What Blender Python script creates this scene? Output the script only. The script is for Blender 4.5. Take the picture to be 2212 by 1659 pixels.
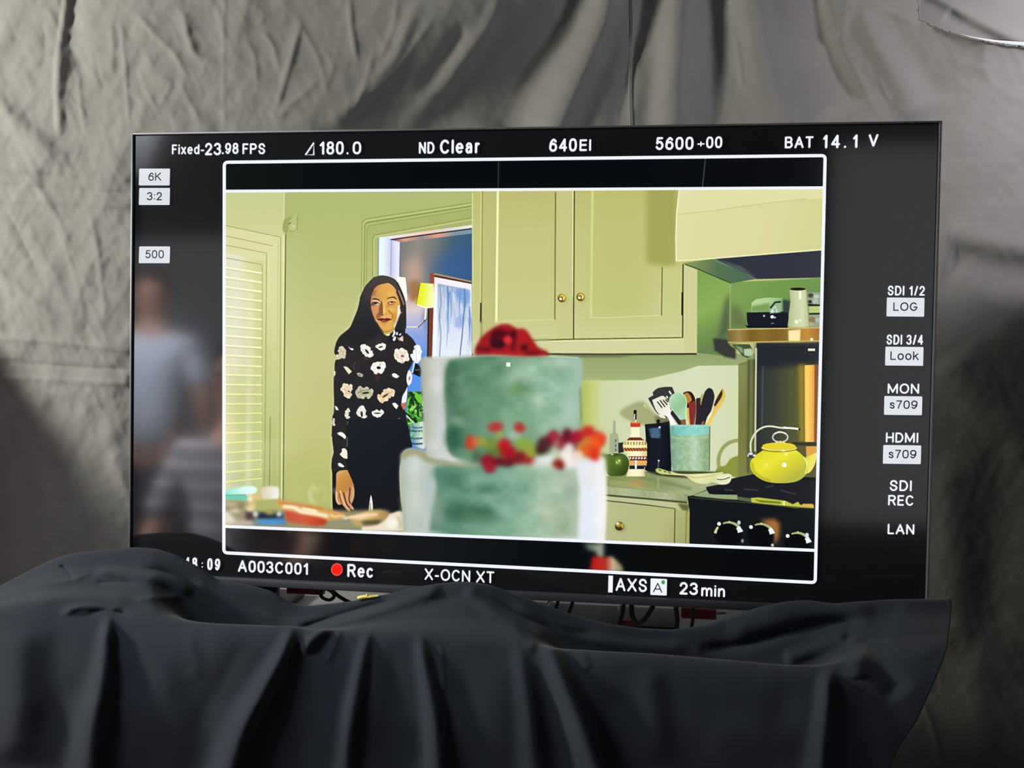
import bpy, bmesh, math, random
from mathutils import Vector, Matrix
import numpy as np

for o in list(bpy.data.objects): bpy.data.objects.remove(o)
SC = bpy.context.scene
COL = SC.collection

# ---------------------------------------------------------------- camera
W, H, FPX = 2212, 1659, 1700.0
CAM = np.array([0.12751325, -1.17027989, 1.33663887])
RW = np.array([[0.99417726, 0.01947589, -0.10598237],     # columns: image right, image down, forward
               [0.10636424, -0.01974385, 0.99413119],
               [0.01726909, -0.99961536, -0.02170043]])
cd = bpy.data.cameras.new('camera'); cam = bpy.data.objects.new('camera', cd); COL.objects.link(cam)
cd.sensor_fit = 'HORIZONTAL'; cd.sensor_width = 36.0; cd.lens = 36.0*FPX/W; cd.clip_start = 0.02; cd.clip_end = 100
M3 = np.stack([RW[:, 0], -RW[:, 1], -RW[:, 2]], 1)
m4 = Matrix([[*M3[i], CAM[i]] for i in range(3)] + [[0, 0, 0, 1]]); cam.matrix_world = m4
SC.camera = cam

# ---------------------------------------------------------------- sky, lights, exposure
SC.view_settings.view_transform = 'Standard'; SC.view_settings.look = 'None'
SC.view_settings.gamma = 1.0; SC.view_settings.exposure = 0.0; SC.view_settings.use_curve_mapping = False
wd = bpy.data.worlds.new('sky'); SC.world = wd; wd.use_nodes = True
bg = wd.node_tree.nodes['Background']; bg.inputs['Color'].default_value = (0.92, 0.95, 1.0, 1); bg.inputs['Strength'].default_value = 0.95

def area_light(name, loc, target, size, power, color, size_y=None, spread=180):
    l = bpy.data.lights.new(name, 'AREA'); l.energy = power; l.color = color; l.size = size
    if size_y: l.shape = 'RECTANGLE'; l.size_y = size_y
    l.spread = math.radians(spread)
    o = bpy.data.objects.new(name, l); COL.objects.link(o); o.location = loc
    o.rotation_euler = (Vector(target) - Vector(loc)).to_track_quat('-Z', 'Y').to_euler()
    return o
area_light('daylight_left', (-2.60, -0.60, 1.90), (-0.75, 0.45, 1.60), 0.34, 96, (1.0, 0.975, 0.90))
area_light('daylight_right', (1.25, 0.12, 2.05), (0.75, 0.45, 1.80), 0.12, 6, (0.95, 0.90, 1.0))
area_light('daylight_front', (-1.35, -1.00, 2.10), (-0.25, -0.20, 0.95), 0.42, 4, (0.90, 0.95, 1.0), spread=70)
area_light('fill_standing_person', (-2.2, -1.35, 2.45), (-2.1, -2.6, 1.35), 0.4, 90, (0.93, 0.96, 1.0), spread=80)  # added fill lamp that brightens the standing person's shirt for the mirror image
area_light('fill_seated_person', (-1.95, -0.75, 1.75), (-1.0, -1.2, 0.90), 0.3, 22, (0.97, 0.96, 1.0), spread=50)  # added close fill lamp so the seated person's sleeve shows in the glass
# ---------------------------------------------------------------- helpers
def on_plane(px, py, y):
    """point where the line of sight through image point (px, py) meets the vertical plane at depth y"""
    px = np.asarray(px, float); py = np.asarray(py, float)
    v = np.stack([(px - W/2)/FPX, (py - H/2)/FPX, np.ones_like(px)], -1) @ RW.T
    t = (y - CAM[1]) / v[..., 1]
    return CAM + v*t[..., None]

def lin(c):
    c = np.asarray(c, float)/255.0
    return np.where(c <= .04045, c/12.92, ((c + .055)/1.055)**2.4)

def material(name, color, rough=.6, spec=.4, metal=0.0, emit=None, strength=1.0, sheen=0.0, bump=None):
    m = bpy.data.materials.new(name); m.use_nodes = True
    nt = m.node_tree; b = nt.nodes['Principled BSDF']
    b.inputs['Base Color'].default_value = (*color, 1); b.inputs['Roughness'].default_value = rough
    b.inputs['Specular IOR Level'].default_value = spec; b.inputs['Metallic'].default_value = metal
    if emit is not None:
        b.inputs['Emission Color'].default_value = (*emit, 1); b.inputs['Emission Strength'].default_value = strength
    if sheen: b.inputs['Sheen Weight'].default_value = sheen; b.inputs['Sheen Roughness'].default_value = .5
    if bump:
        tc = nt.nodes.new('ShaderNodeTexCoord'); n = nt.nodes.new('ShaderNodeTexNoise'); bp = nt.nodes.new('ShaderNodeBump')
        n.inputs['Scale'].default_value = bump[0]; n.inputs['Detail'].default_value = 4
        bp.inputs['Strength'].default_value = bump[1]; bp.inputs['Distance'].default_value = bump[2]
        nt.links.new(tc.outputs['Object'], n.inputs['Vector']); nt.links.new(n.outputs['Fac'], bp.inputs['Height']); nt.links.new(bp.outputs['Normal'], b.inputs['Normal'])
    return m

def link(name, me, mat, parent=None):
    o = bpy.data.objects.new(name, me); COL.objects.link(o)
    if mat: me.materials.append(mat)
    if parent: o.parent = parent
    return o

def tag(o, label=None, cat=None, group=None, kind=None):
    for k, v in (('label', label), ('category', cat), ('group', group), ('kind', kind)):
        if v: o[k] = v
    return o

def empty(name, loc, label, cat, group=None):
    o = bpy.data.objects.new(name, None); COL.objects.link(o); o.location = loc; o.empty_display_size = .05
    return tag(o, label, cat, group)

def mesh_np(name, verts, quads):
    verts = np.asarray(verts, np.float32); quads = np.asarray(quads, np.int32)
    me = bpy.data.meshes.new(name)
    me.vertices.add(len(verts)); me.vertices.foreach_set('co', verts.ravel())
    me.loops.add(quads.size); me.loops.foreach_set('vertex_index', quads.ravel())
    me.polygons.add(len(quads)); me.polygons.foreach_set('loop_start', np.arange(0, quads.size, quads.shape[1], dtype=np.int32))
    me.update(calc_edges=True)
    return me

def grid_mesh(name, P, smooth=True):
    """P: (rows, cols, 3)"""
    n, m = P.shape[:2]; i = np.arange(n*m).reshape(n, m)
    q = np.stack([i[:-1, :-1], i[1:, :-1], i[1:, 1:], i[:-1, 1:]], -1).reshape(-1, 4)
    me = mesh_np(name, P.reshape(-1, 3), q)
    if smooth: me.polygons.foreach_set('use_smooth', np.ones(len(q), bool))
    return me

class MB:
    def __init__(s): s.bm = bmesh.new()
    def box(s, c, d, rot=None, bev=0.0, seg=2):
        r = bmesh.ops.create_cube(s.bm, size=1.0); vs = r['verts']
        bmesh.ops.scale(s.bm, vec=d, verts=vs)
        if bev:
            es = list({e for v in vs for e in v.link_edges})
            g = bmesh.ops.bevel(s.bm, geom=es, offset=bev, segments=seg, profile=.5, affect='EDGES')
            vs = list({v for f in g['faces'] for v in f.verts} | {v for v in vs if v.is_valid})
        if rot is not None: bmesh.ops.rotate(s.bm, cent=(0, 0, 0), matrix=rot, verts=vs)
        bmesh.ops.translate(s.bm, vec=c, verts=vs); return s
    def tube(s, pts, r, n=10, r1=None):
        pts = [Vector(p) for p in pts]; rings = []
        for i, p in enumerate(pts):
            t = (pts[min(i+1, len(pts)-1)] - pts[max(i-1, 0)]).normalized()
            a = t.orthogonal().normalized() if i == 0 else (rings_a - t*rings_a.dot(t)).normalized()
            rings_a = a; b = t.cross(a); rr = r if r1 is None else r + (r1 - r)*i/(len(pts)-1)
            rings.append([s.bm.verts.new(p + (a*math.cos(2*math.pi*k/n) + b*math.sin(2*math.pi*k/n))*rr) for k in range(n)])
        for A, B in zip(rings, rings[1:]):
            for k in range(n): s.bm.faces.new((A[k], A[(k+1) % n], B[(k+1) % n], B[k]))
        s.bm.faces.new(rings[0][::-1]); s.bm.faces.new(rings[-1]); return s
    def build(s, name, mat, parent=None, smooth=True):
        me = bpy.data.meshes.new(name); bmesh.ops.recalc_face_normals(s.bm, faces=s.bm.faces); s.bm.to_mesh(me); s.bm.free()
        if smooth: me.shade_smooth()
        if smooth and hasattr(me, 'set_sharp_from_angle'): me.set_sharp_from_angle(angle=math.radians(40))
        return link(name, me, mat, parent)

def path(pts, n=8):
    """smooth open curve through pts"""
    p = np.array(pts, float); out = []
    for i in range(len(p)-1):
        a, b, c, d = p[max(i-1, 0)], p[i], p[i+1], p[min(i+2, len(p)-1)]
        for t in np.arange(n)/n: out.append(.5*((2*b)+(c-a)*t+(2*a-5*b+4*c-d)*t*t+(3*b-a-3*c+d)*t**3))
    out.append(p[-1]); return np.array(out)
GLASS_SPEC = 0.5
# ---------------------------------------------------------------- the picture shown on the monitor
# A small painter: shapes are filled into an sRGB raster of the picture; the raster becomes the
# per-vertex colour of flat glowing meshes lying on the panel, one mesh for each thing in the picture.
import numpy as np
STEP = 1.0                                    # raster pitch in picture units (about 0.69 mm on the panel)
PX0, PX1, PY0, PY1 = 478.0, 1792.0, 334.0, 1268.0
NW = int((PX1 - PX0) / STEP) + 1
NH = int((PY1 - PY0) / STEP) + 1
CV = np.zeros((NH, NW, 3), np.float32)
ID = np.zeros((NH, NW), np.int16)
NAMES = ['dark_border']
_rng = np.random.RandomState(7)

def pid(name):
    if name not in NAMES: NAMES.append(name)
    return NAMES.index(name)

class Crop:                                   # drawing frame: origin and magnification
    def __init__(s, x, y, k): s.x, s.y, s.k = x, y, k
    def __call__(s, pts): return [(s.x + a / s.k, s.y + b / s.k) for a, b in pts]
Z0 = Crop(0, 0, 1.0)
cA = Crop(470, 400, 6.9125); cB = Crop(770, 400, 6.9125); cC = Crop(700, 580, 10.0545)
cD = Crop(690, 700, 6.9125); cE = Crop(690, 880, 6.9125); cF = Crop(470, 980, 5.2667)
cG = Crop(850, 680, 4.6083); cH = Crop(850, 900, 4.424); cI = Crop(1010, 400, 4.366)
cJ = Crop(1420, 400, 4.366); cK = Crop(1280, 800, 6.381); cL = Crop(1480, 740, 5.184)
cM = Crop(1290, 1000, 4.424); cN = Crop(780, 620, 13.827); cO = Crop(850, 560, 7.54)

ROUND = (cC, cD, cE, cF, cG, cH, cK, cL, cN)             # drawing frames of things with rounded outlines

def spline(pts, n=6, closed=True, corner=None):
    """smooth curve through pts; vertices that turn more than `corner` degrees stay corners"""
    p = np.array(pts, float); m = len(p); T = np.empty_like(p); out = []
    for i in range(m):
        if closed: a, b, c = p[i-1], p[i], p[(i+1) % m]
        else: a, b, c = p[max(i-1, 0)], p[i], p[min(i+1, m-1)]
        T[i] = (c - a)/2
        if corner is not None:
            u, v = b - a, c - b; cs = (u @ v)/(np.linalg.norm(u)*np.linalg.norm(v) + 1e-9)
            if cs < math.cos(math.radians(corner)): T[i] = 0
            else:                              # keep short edges next to long ones from bulging
                k = min(np.linalg.norm(u), np.linalg.norm(v))*1.1/(np.linalg.norm(T[i]) + 1e-9); T[i] *= min(1, k)
    for i in range(m if closed else m - 1):
        b, d, tb, td = p[i], p[(i+1) % m], T[i], T[(i+1) % m]
        for t in np.arange(n)/n:
            out.append((2*t**3-3*t*t+1)*b + (t**3-2*t*t+t)*tb + (-2*t**3+3*t*t)*d + (t**3-t*t)*td)
    if not closed: out.append(p[-1])
    return np.array(out)

def box1(a, r, ax):
    if r < 1: return a
    c = np.cumsum(np.concatenate([np.zeros_like(a.take([0], ax)), a], ax), ax)
    n = a.shape[ax]; i = np.arange(n); hi = np.minimum(i + r + 1, n); lo = np.maximum(i - r, 0)
    sh = [1, 1]; sh[ax] = n
    return (c.take(hi, ax) - c.take(lo, ax)) / float(2*r + 1)

def blur(a, s):
    """gaussian blur, s in raster units"""
    if s < .3: return a
    if s > 3.2:
        r = max(1, int(round((math.sqrt(4*s*s + 1) - 1)/2)))
        for _ in range(3): a = box1(box1(a, r, 0), r, 1)
        return a
    n = int(math.ceil(3*s)); k = np.exp(-.5*(np.arange(-n, n+1)/s)**2); k /= k.sum()
    for ax in (0, 1):
        p = np.pad(a, [(n, n) if i == ax else (0, 0) for i in range(2)], mode='edge'); o = 0
        for i, w in enumerate(k): o = o + w*(p[i:i+a.shape[0]] if ax == 0 else p[:, i:i+a.shape[1]])
        a = o
    return a.astype(np.float32)
def sig(soft, cr):
    if cr is cN: return soft*(.40 if soft < 1.3 else .62)/STEP
    t = min(max((soft - 1.0)/1.2, 0), 1); return soft*(.48 + .62*t)/STEP

def cover(P, pad=2):
    """antialiased coverage of polygon P (raster units) -> (mask, row0, col0)"""
    x0 = max(int(P[:, 0].min()) - pad, 0); x1 = min(int(P[:, 0].max()) + pad + 2, NW)
    y0 = max(int(P[:, 1].min()) - pad, 0); y1 = min(int(P[:, 1].max()) + pad + 2, NH)
    if x1 <= x0 or y1 <= y0: return None
    m = np.zeros((y1 - y0, x1 - x0), np.float32); w = x1 - x0
    A = P; B = np.roll(P, -1, 0); SUB = 4
    for r in range((y1 - y0) * SUB):
        y = y0 + (r + .5) / SUB - .5
        k = (A[:, 1] <= y) != (B[:, 1] <= y)
        if not k.any(): continue
        a, b = A[k], B[k]
        xs = np.sort(a[:, 0] + (y - a[:, 1]) / (b[:, 1] - a[:, 1]) * (b[:, 0] - a[:, 0])) - x0 + .5
        row = m[r // SUB]
        for xa, xb in zip(xs[::2], xs[1::2]):
            xa = max(xa, 0.); xb = min(xb, float(w))
            if xb <= xa: continue
            i, j = int(xa), min(int(xb), w - 1)
            if i == j: row[i] += (xb - xa) / SUB
            else:
                row[i] += (i + 1 - xa) / SUB; row[j] += (xb - j) / SUB
                row[i+1:j] += 1.0 / SUB
    return np.clip(m, 0, 1), y0, x0

def ras(pts): return (np.array(pts, float) - [PX0, PY0]) / STEP

def shade(col, y0, x0, sh):
    """col: (r,g,b) or ('g', (xa,ya), (xb,yb), [c0,c1,..]) a gradient along a line"""
    if col[0] != 'g': return np.array(col, np.float32)
    _, a, b, cs = col
    yy, xx = np.mgrid[y0:y0+sh[0], x0:x0+sh[1]].astype(np.float32)
    xx = xx*STEP + PX0; yy = yy*STEP + PY0
    d = np.array(b, float) - a
    t = np.clip(((xx-a[0])*d[0] + (yy-a[1])*d[1]) / (d @ d), 0, 1) * (len(cs) - 1)
    i = np.minimum(t.astype(int), len(cs) - 2); f = (t - i)[..., None]
    cs = np.array(cs, np.float32)
    return cs[i]*(1-f) + cs[i+1]*f

def put(m, y0, x0, col, a=1.0, who=None, thr=.5):
    m = m * a
    s = CV[y0:y0+m.shape[0], x0:x0+m.shape[1]]
    s += (shade(col, y0, x0, m.shape) - s) * m[..., None]
    if who is not None:
        k = m > thr * a
        ID[y0:y0+m.shape[0], x0:x0+m.shape[1]][k] = pid(who)

def fill(pts, col, who=None, cr=Z0, soft=0, a=1.0, sm=False, clip=None):
    P = ras(cr(pts))
    if sm: P = spline(P)
    elif len(P) > 4 and cr in ROUND: P = spline(P, 5, True, 62)
    s = sig(soft, cr)
    c = cover(P, int(s*4) + 3)
    if c is None: return
    m, y0, x0 = c
    m = blur(m, s)
    if clip is not None: m = m * clip[y0:y0+m.shape[0], x0:x0+m.shape[1]]
    put(m, y0, x0, col, a, who)

def line(pts, w, col, who=None, cr=Z0, soft=0, a=1.0, sm=False, w1=None, clip=None):
    """stroke of width w (picture units) tapering to w1"""
    p = np.array(cr(pts), float)
    if sm or (len(p) > 2 and cr in ROUND): p = spline(p, 8, False)
    t = np.gradient(p, axis=0); t /= np.linalg.norm(t, axis=1, keepdims=True) + 1e-9
    n = np.stack([-t[:, 1], t[:, 0]], 1)
    ww = np.linspace(w, w if w1 is None else w1, len(p))[:, None] / 2
    fill(np.concatenate([p + n*ww, (p - n*ww)[::-1]]), col, who, Z0, soft*.7 if cr is cN else soft, a, clip=clip)

def oval(x, y, rx, ry, col, who=None, cr=Z0, soft=0, a=1.0, ang=0, clip=None):
    t = np.linspace(0, 2*math.pi, 28, endpoint=False); c, s = math.cos(ang), math.sin(ang)
    fill([(x + rx*math.cos(q)*c - ry*math.sin(q)*s, y + rx*math.cos(q)*s + ry*math.sin(q)*c) for q in t], col, who, cr, soft, a, clip=clip)

def smooth_noise(cell, seed, stretch=1.0):
    r = np.random.RandomState(seed)
    gh, gw = int(NH*STEP/cell) + 3, int(NW*STEP/(cell*stretch)) + 3
    g = r.rand(gh, gw).astype(np.float32)
    yy = np.arange(NH)*STEP/cell; xx = np.arange(NW)*STEP/(cell*stretch)
    iy, ix = yy.astype(int), xx.astype(int); fy, fx = yy-iy, xx-ix
    fy = (fy*fy*(3-2*fy))[:, None]; fx = (fx*fx*(3-2*fx))[None]
    a, b = g[iy][:, ix], g[iy][:, ix+1]; c, d = g[iy+1][:, ix], g[iy+1][:, ix+1]
    return (a*(1-fx)+b*fx)*(1-fy) + (c*(1-fx)+d*fx)*fy

def mask_of(*whos):
    return np.isin(ID, [pid(w) for w in whos]).astype(np.float32)

# ---- kitchen wall, left return wall and shutters
fill([(470, 330), (1800, 330), (1800, 1280), (470, 1280)], ('g', (650, 415), (700, 1100), [(176, 186, 116), (186, 192, 124), (200, 199, 136), (197, 196, 128), (182, 184, 108)]), 'kitchen_wall')
fill([(470, 330), (617, 330), (613, 480), (618, 500), (611, 1100), (470, 1100)], ('g', (540, 420), (540, 1080), [(204, 208, 148), (214, 212, 152), (214, 214, 150), (196, 202, 130), (176, 186, 112)]), 'kitchen_wall')
line([(614, 414), (613, 505)], 3, (214, 222, 160), 'kitchen_wall')
SH = 'shutter'
fill([(470, 487), (486, 487), (607, 512), (614, 506), (609, 1100), (470, 1100)], ('g', (500, 500), (560, 1090), [(222, 218, 166), (218, 216, 156), (205, 208, 142), (186, 192, 118), (176, 184, 112)]), SH)
fill([(485, 545), (570, 563), (566, 1070), (485, 1075)], ('g', (486, 800), (568, 800), [(226, 224, 196), (228, 226, 200), (216, 216, 158), (208, 210, 142)]), SH)
fill([(485, 800), (570, 800), (568, 1075), (485, 1075)], ('g', (500, 790), (500, 1070), [(206, 210, 150), (186, 196, 128), (170, 184, 116)]), SH, soft=20, a=.85)
line([(541, 600), (536, 1050)], 9, (238, 236, 214), SH, soft=4, a=.6)
for a_, b_ in (((110, 602), (950, 778)), ((110, 757), (830, 907)), ((130, 1087), (665, 1187)), ((110, 892), (735, 1015))):
    line([a_, b_], 1.8, (168, 168, 106), SH, cr=cA, soft=.8)
line([(576, 548), (574, 800), (571, 1080)], 1.6, (150, 152, 84), SH, soft=.8)
line([(566.5, 572), (565, 1050)], 1.8, (178, 178, 112), SH, soft=.8)
line([(606.5, 513), (604, 1090)], 2.2, (172, 174, 106), SH, soft=.8)
line([(601, 520), (598, 1090)], 1.4, (196, 200, 136), SH, soft=.8)
line([(584, 900), (582, 1060)], 1.6, (120, 126, 70), SH, soft=.8)
line([(613, 507), (608.5, 1085)], 3.4, (222, 228, 164), SH, soft=.8)
line([(617.3, 505), (615, 700), (611.5, 1085)], 2.6, ('g', (0, 505), (0, 1080), [(120, 124, 50), (70, 76, 22), (96, 100, 40), (110, 116, 60)]), SH, soft=.8)
for i in range(23):
    yl, yr = 577 + 21.1*i, 590 + 20.14*i
    d = min(1, max(0, (i - 8) / 10))
    hi = (255 - 20*d, 252 - 12*d, 206 - 70*d)
    line([(485, yl), (566, yr)], 3.2 - .8*d, hi, SH, soft=.8, a=.95)
    line([(485, yl + 4), (566, yr + 4)], 2.2, (196, 194, 134), SH, soft=1.2, a=.5)
    if i > 8: line([(565, yr), (563.5, yr + 14)], 1.6, (220, 224, 140), SH, soft=.8, a=.8)
# motion sensor on the corner
MS = 'motion_sensor'
fill([(985, 540), (1000, 500), (1060, 480), (1110, 470), (1070, 560), (1050, 690), (1020, 720), (980, 690), (970, 620)], (160, 170, 98), MS, cA, soft=1.2, sm=True)
fill([(1070, 540), (1150, 450), (1210, 450), (1205, 660), (1150, 695), (1090, 690), (1065, 640)], (186, 194, 128), MS, cA, soft=.8)
line([(1195, 455), (1190, 660), (1130, 690), (1080, 680)], 3, (160, 168, 96), MS, cr=cA, soft=.8)
oval(1125, 620, 55, 60, (190, 198, 134), MS, cA, soft=1)
oval(1135, 612, 20, 18, (214, 218, 158), MS, cA, soft=1)
line([(1065, 590), (1075, 570), (1100, 560)], 2.2, (110, 118, 60), MS, cr=cA, soft=.8)
# ---- door casing
DC = 'door_casing'
fill([(1020, 436), (792, 472), (782, 476), (776, 900), (830, 900), (818, 512), (1021, 485)], ('g', (790, 480), (780, 700), [(172, 182, 112), (184, 192, 122), (198, 200, 134)]), DC)
def casing(o, w, c):
    line([(1020, 438 + o*.9), (790 + o*.55, 473 + o*.95), (783 + o*.62, 478 + o), (777 + o*.75, 900)], w, c, DC, soft=.8)
for o, w, c in ((0, 2, (150, 160, 88)), (3.5, 3, (196, 204, 136)), (8, 2.6, (142, 152, 80)), (11.5, 2, (190, 198, 128)), (15, 1.6, (150, 160, 88)), (36, 2.6, (156, 164, 90)), (40, 2.6, (202, 206, 142))):
    casing(o, w, c)
# ---- the room beyond the door
HW = 'hall_wall'
fill([(818, 513), (1022, 485), (1022, 1000), (818, 1000)], ('g', (862, 560), (1015, 575), [(124, 126, 122), (150, 140, 132), (116, 122, 120), (70, 98, 116), (58, 90, 124)]), HW)
fill([(935, 560), (1022, 520), (1022, 640), (935, 610)], (56, 96, 152), HW, soft=16, a=.75)
oval(893, 590, 17, 34, (212, 174, 150), HW, soft=10, a=.85)
fill([(862, 630), (925, 650), (925, 1000), (862, 1000)], ('g', (890, 640), (900, 780), [(206, 184, 178), (226, 206, 208), (186, 186, 222), (140, 166, 228), (120, 160, 232), (84, 140, 226)]), HW, soft=4)
fill([(886, 606), (906, 606), (912, 640), (908, 655), (884, 648)], (168, 116, 70), HW, soft=4, a=.95)
fill([(912, 690), (925, 640), (925, 720), (916, 705)], (96, 124, 196), HW, soft=5, a=.8)
fill([(500, 815), (1722, 650), (1722, 722), (1000, 810), (655, 850)], ('g', (840, 520), (1018, 500), [(90, 90, 120), (228, 160, 130), (150, 140, 140), (226, 160, 140), (130, 150, 160), (120, 156, 170)]), 'hall_ceiling', cB)
fill([(335, 780), (1730, 590), (1725, 645), (500, 812), (460, 770)], ('g', (830, 510), (1020, 490), [(238, 240, 250), (236, 220, 214), (244, 206, 190), (226, 218, 214), (236, 236, 226)]), 'hall_ceiling', cB)
line([(500, 815), (950, 752), (1725, 648)], 2.6, (20, 24, 30), 'hall_ceiling', cr=cB, soft=.8)
DJ = 'door_jamb'
fill([(335, 780), (465, 768), (505, 815), (655, 850), (645, 1400), (650, 1700), (330, 1700)], ('g', (818, 600), (865, 600), [(232, 250, 255), (238, 252, 255), (220, 230, 246), (200, 204, 240), (232, 232, 254), (236, 238, 255)]), DJ, cB)
line([(330, 785), (322, 1400)], 2.4, (150, 158, 140), DJ, cr=cB, soft=.8)
line([(655, 850), (645, 1360)], 2, (110, 112, 140), DJ, cr=cB, soft=.8)
line([(522, 820), (512, 1350)], 1.8, (160, 164, 210), DJ, cr=cB, soft=1)
# wall lamps, framed print, plant
WL = 'wall_lamp'
fill([(60, 285), (195, 295), (210, 420), (228, 660), (195, 690), (60, 690)], (252, 253, 236), WL, cO, soft=.8)
line([(200, 1100), (390, 1105), (490, 1010)], 2.4, (250, 236, 206), WL, cr=cO, soft=.8)
line([(395, 1112), (500, 1012), (545, 965)], 2, (60, 50, 50), WL, cr=cO, soft=.8)
line([(530, 780), (515, 985)], 3.6, (252, 250, 190), WL, cr=cO, soft=.8)
FP = 'framed_print'
fill([(598, 230), (655, 222), (1275, 352), (1275, 1640), (560, 1640), (575, 800)], (118, 62, 44), FP, cO)
fill([(600, 235), (660, 225), (668, 420), (600, 420)], (160, 78, 52), FP, cO)
line([(655, 236), (1275, 366)], 3.2, (172, 156, 130), FP, cr=cO, soft=.8)
line([(672, 276), (1275, 392)], 1.8, (50, 36, 30), FP, cr=cO, soft=.8)
line([(570, 800), (558, 1630)], 3, (40, 24, 24), FP, cr=cO, soft=.8)
fill([(666, 288), (1275, 404), (1275, 1640), (628, 1640)], ('g', (930, 600), (1015, 760), [(252, 236, 250), (250, 250, 255), (246, 250, 255)]), FP, cO)
fill([(720, 395), (1248, 495), (1252, 1600), (706, 1600)], ('g', (960, 610), (960, 770), [(158, 182, 214), (196, 212, 236), (224, 232, 248), (232, 242, 252)]), FP, cO, soft=.8)
r_ = np.random.RandomState(3)
for i in range(46):
    x = 725 + r_.rand()*520; top = 400 + (x-720)*.19; l = 150 + r_.rand()*600
    c = [(120, 146, 192), (150, 172, 206), (172, 186, 196), (236, 244, 252), (210, 222, 240), (86, 130, 200)][r_.randint(6)]
    dy = r_.rand()*120 if i % 2 else r_.rand()*500
    line([(x, top+dy), (x + r_.randn()*14, top+dy+l*.5), (x + r_.randn()*18, top+dy+l)], 1.2 + r_.rand()*3.2, c, FP, cr=cO, soft=1, a=.6, sm=True, w1=.8)
fill([(1020, 520), (1150, 480), (1240, 560), (1230, 680), (1160, 780), (1100, 680), (1040, 620)], (112, 156, 222), FP, cO, soft=2.5, a=.75, sm=True)
fill([(1000, 980), (1120, 880), (1170, 980), (1110, 1110), (1000, 1110)], (150, 176, 232), FP, cO, soft=2, a=.7)
line([(1155, 480), (1165, 700), (1140, 950), (1120, 1220), (1075, 1620)], 2.4, (92, 124, 172), FP, cr=cO, soft=1, sm=True)
line([(750, 420), (770, 700), (745, 950), (770, 1200), (750, 1600)], 2.6, (150, 166, 190), FP, cr=cO, soft=1, sm=True)
fill([(432, 400), (450, 384), (655, 400), (668, 780), (520, 792), (378, 735), (375, 705)], ('g', (900, 640), (940, 645), [(228, 236, 40), (240, 246, 60), (246, 253, 150), (250, 255, 208)]), WL, cO, soft=.8)
line([(430, 400), (372, 735)], 1.8, (104, 110, 24), WL, cr=cO, soft=.8)
line([(380, 735), (520, 790), (660, 775)], 3.4, (252, 254, 216), WL, cr=cO, soft=1)
oval(905, 650, 5, 9, (238, 236, 40), WL, soft=3, a=.7, ang=.2)
# plant in striped pot
PP = 'potted_plant'
fill([(880, 842), (915, 838), (916, 925), (880, 930)], (36, 80, 30), PP, soft=2)
for i in range(70):
    x, y = 880 + r_.rand()*36, 846 + r_.rand()*76
    c = [(60, 150, 40), (96, 200, 60), (30, 90, 34), (150, 226, 96), (22, 60, 26), (120, 190, 70), (16, 44, 22)][r_.randint(7)]
    g = r_.randn()*.8 + 1.2
    oval(x, y, 7 + r_.rand()*5, 2 + r_.rand()*1.8, c, PP, soft=.8, ang=g)
fill([(1420, 1070), (1500, 1060), (1530, 1180), (1480, 1170)], (104, 206, 50), PP, cD, soft=1, sm=True)
line([(1300, 1365), (1410, 1480)], 3, (206, 226, 190), PP, cr=cD, soft=.8)
fill([(1350, 260), (1440, 235), (1580, 240), (1580, 600), (1420, 570), (1360, 480), (1330, 380)], ('g', (884, 950), (920, 950), [(70, 120, 130), (130, 170, 190), (206, 226, 220), (222, 236, 228)]), PP, cE, soft=.8, sm=True)
for y_, c in ((290, (64, 104, 130)), (340, (40, 84, 100)), (450, (46, 110, 66)), (530, (30, 56, 90))):
    line([(1345, y_), (1430, y_ + 16), (1540, y_ + 10)], 3.6, c, PP, cr=cE, soft=1, a=.85)
for i in range(14):
    x, y = 1340 + r_.rand()*190, 240 + r_.rand()*220
    oval(x, y, 26, 9, (150, 220, 110), PP, cE, soft=.8, ang=r_.rand()*3, a=.8)
# ---- wall cabinet
WC = 'wall_cabinet'
fill([(1020, 330), (1462, 330), (1462, 560), (1505, 580), (1505, 764), (1022, 764)], ('g', (1240, 420), (1250, 764), [(192, 190, 118), (198, 197, 130), (200, 199, 132), (204, 203, 142), (212, 212, 156)]), WC)
fill([(1041, 330), (1075, 330), (1072, 696), (1041, 735)], (190, 188, 122), WC, a=.6)
fill([(1203, 330), (1239, 330), (1238, 735), (1200, 735)], (204, 202, 140), WC, a=.7, soft=1)
fill([(1280, 330), (1400, 330), (1400, 690), (1278, 690)], (190, 192, 112), WC, soft=14, a=.55)
fill([(1398, 330), (1462, 330), (1462, 572), (1436, 575), (1396, 568)], (160, 161, 84), WC, soft=5, a=.85)
fill([(1430, 580), (1474, 580), (1474, 690), (1432, 690)], (202, 208, 138), WC, soft=4, a=.7)
fill([(1022, 737), (1505, 733), (1505, 764), (1022, 764)], (214, 213, 162), WC, soft=1)
fill([(1478, 573), (1506, 582), (1506, 764), (1478, 764)], (210, 209, 152), WC, soft=1)
line([(1020.5, 415), (1021, 764)], 2, (222, 226, 160), WC, soft=.8)
line([(1041.5, 412), (1040, 655)], 3, (146, 144, 76), WC, soft=.8); line([(1039.6, 412), (1038, 655)], 2, (228, 226, 150), WC, soft=.8)
line([(1040, 655), (1039.5, 735)], 2, (110, 108, 60), WC, soft=.8)
line([(1075.5, 412), (1072, 696)], 4.6, (255, 252, 196), WC, soft=.9)
line([(1200, 415), (1198.5, 691)], 2.6, (120, 116, 54), WC, soft=.8)
line([(1072, 695), (1198, 690)], 2, (222, 220, 150), WC, soft=.8)
line([(1237.8, 412), (1237, 640)], 2, (240, 236, 170), WC, soft=.8)
line([(1240.6, 412), (1239, 733)], 2.6, (70, 68, 34), WC, soft=.8)
line([(1280, 412), (1276.5, 686)], 5, (212, 220, 138), WC, soft=1.2)
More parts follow.
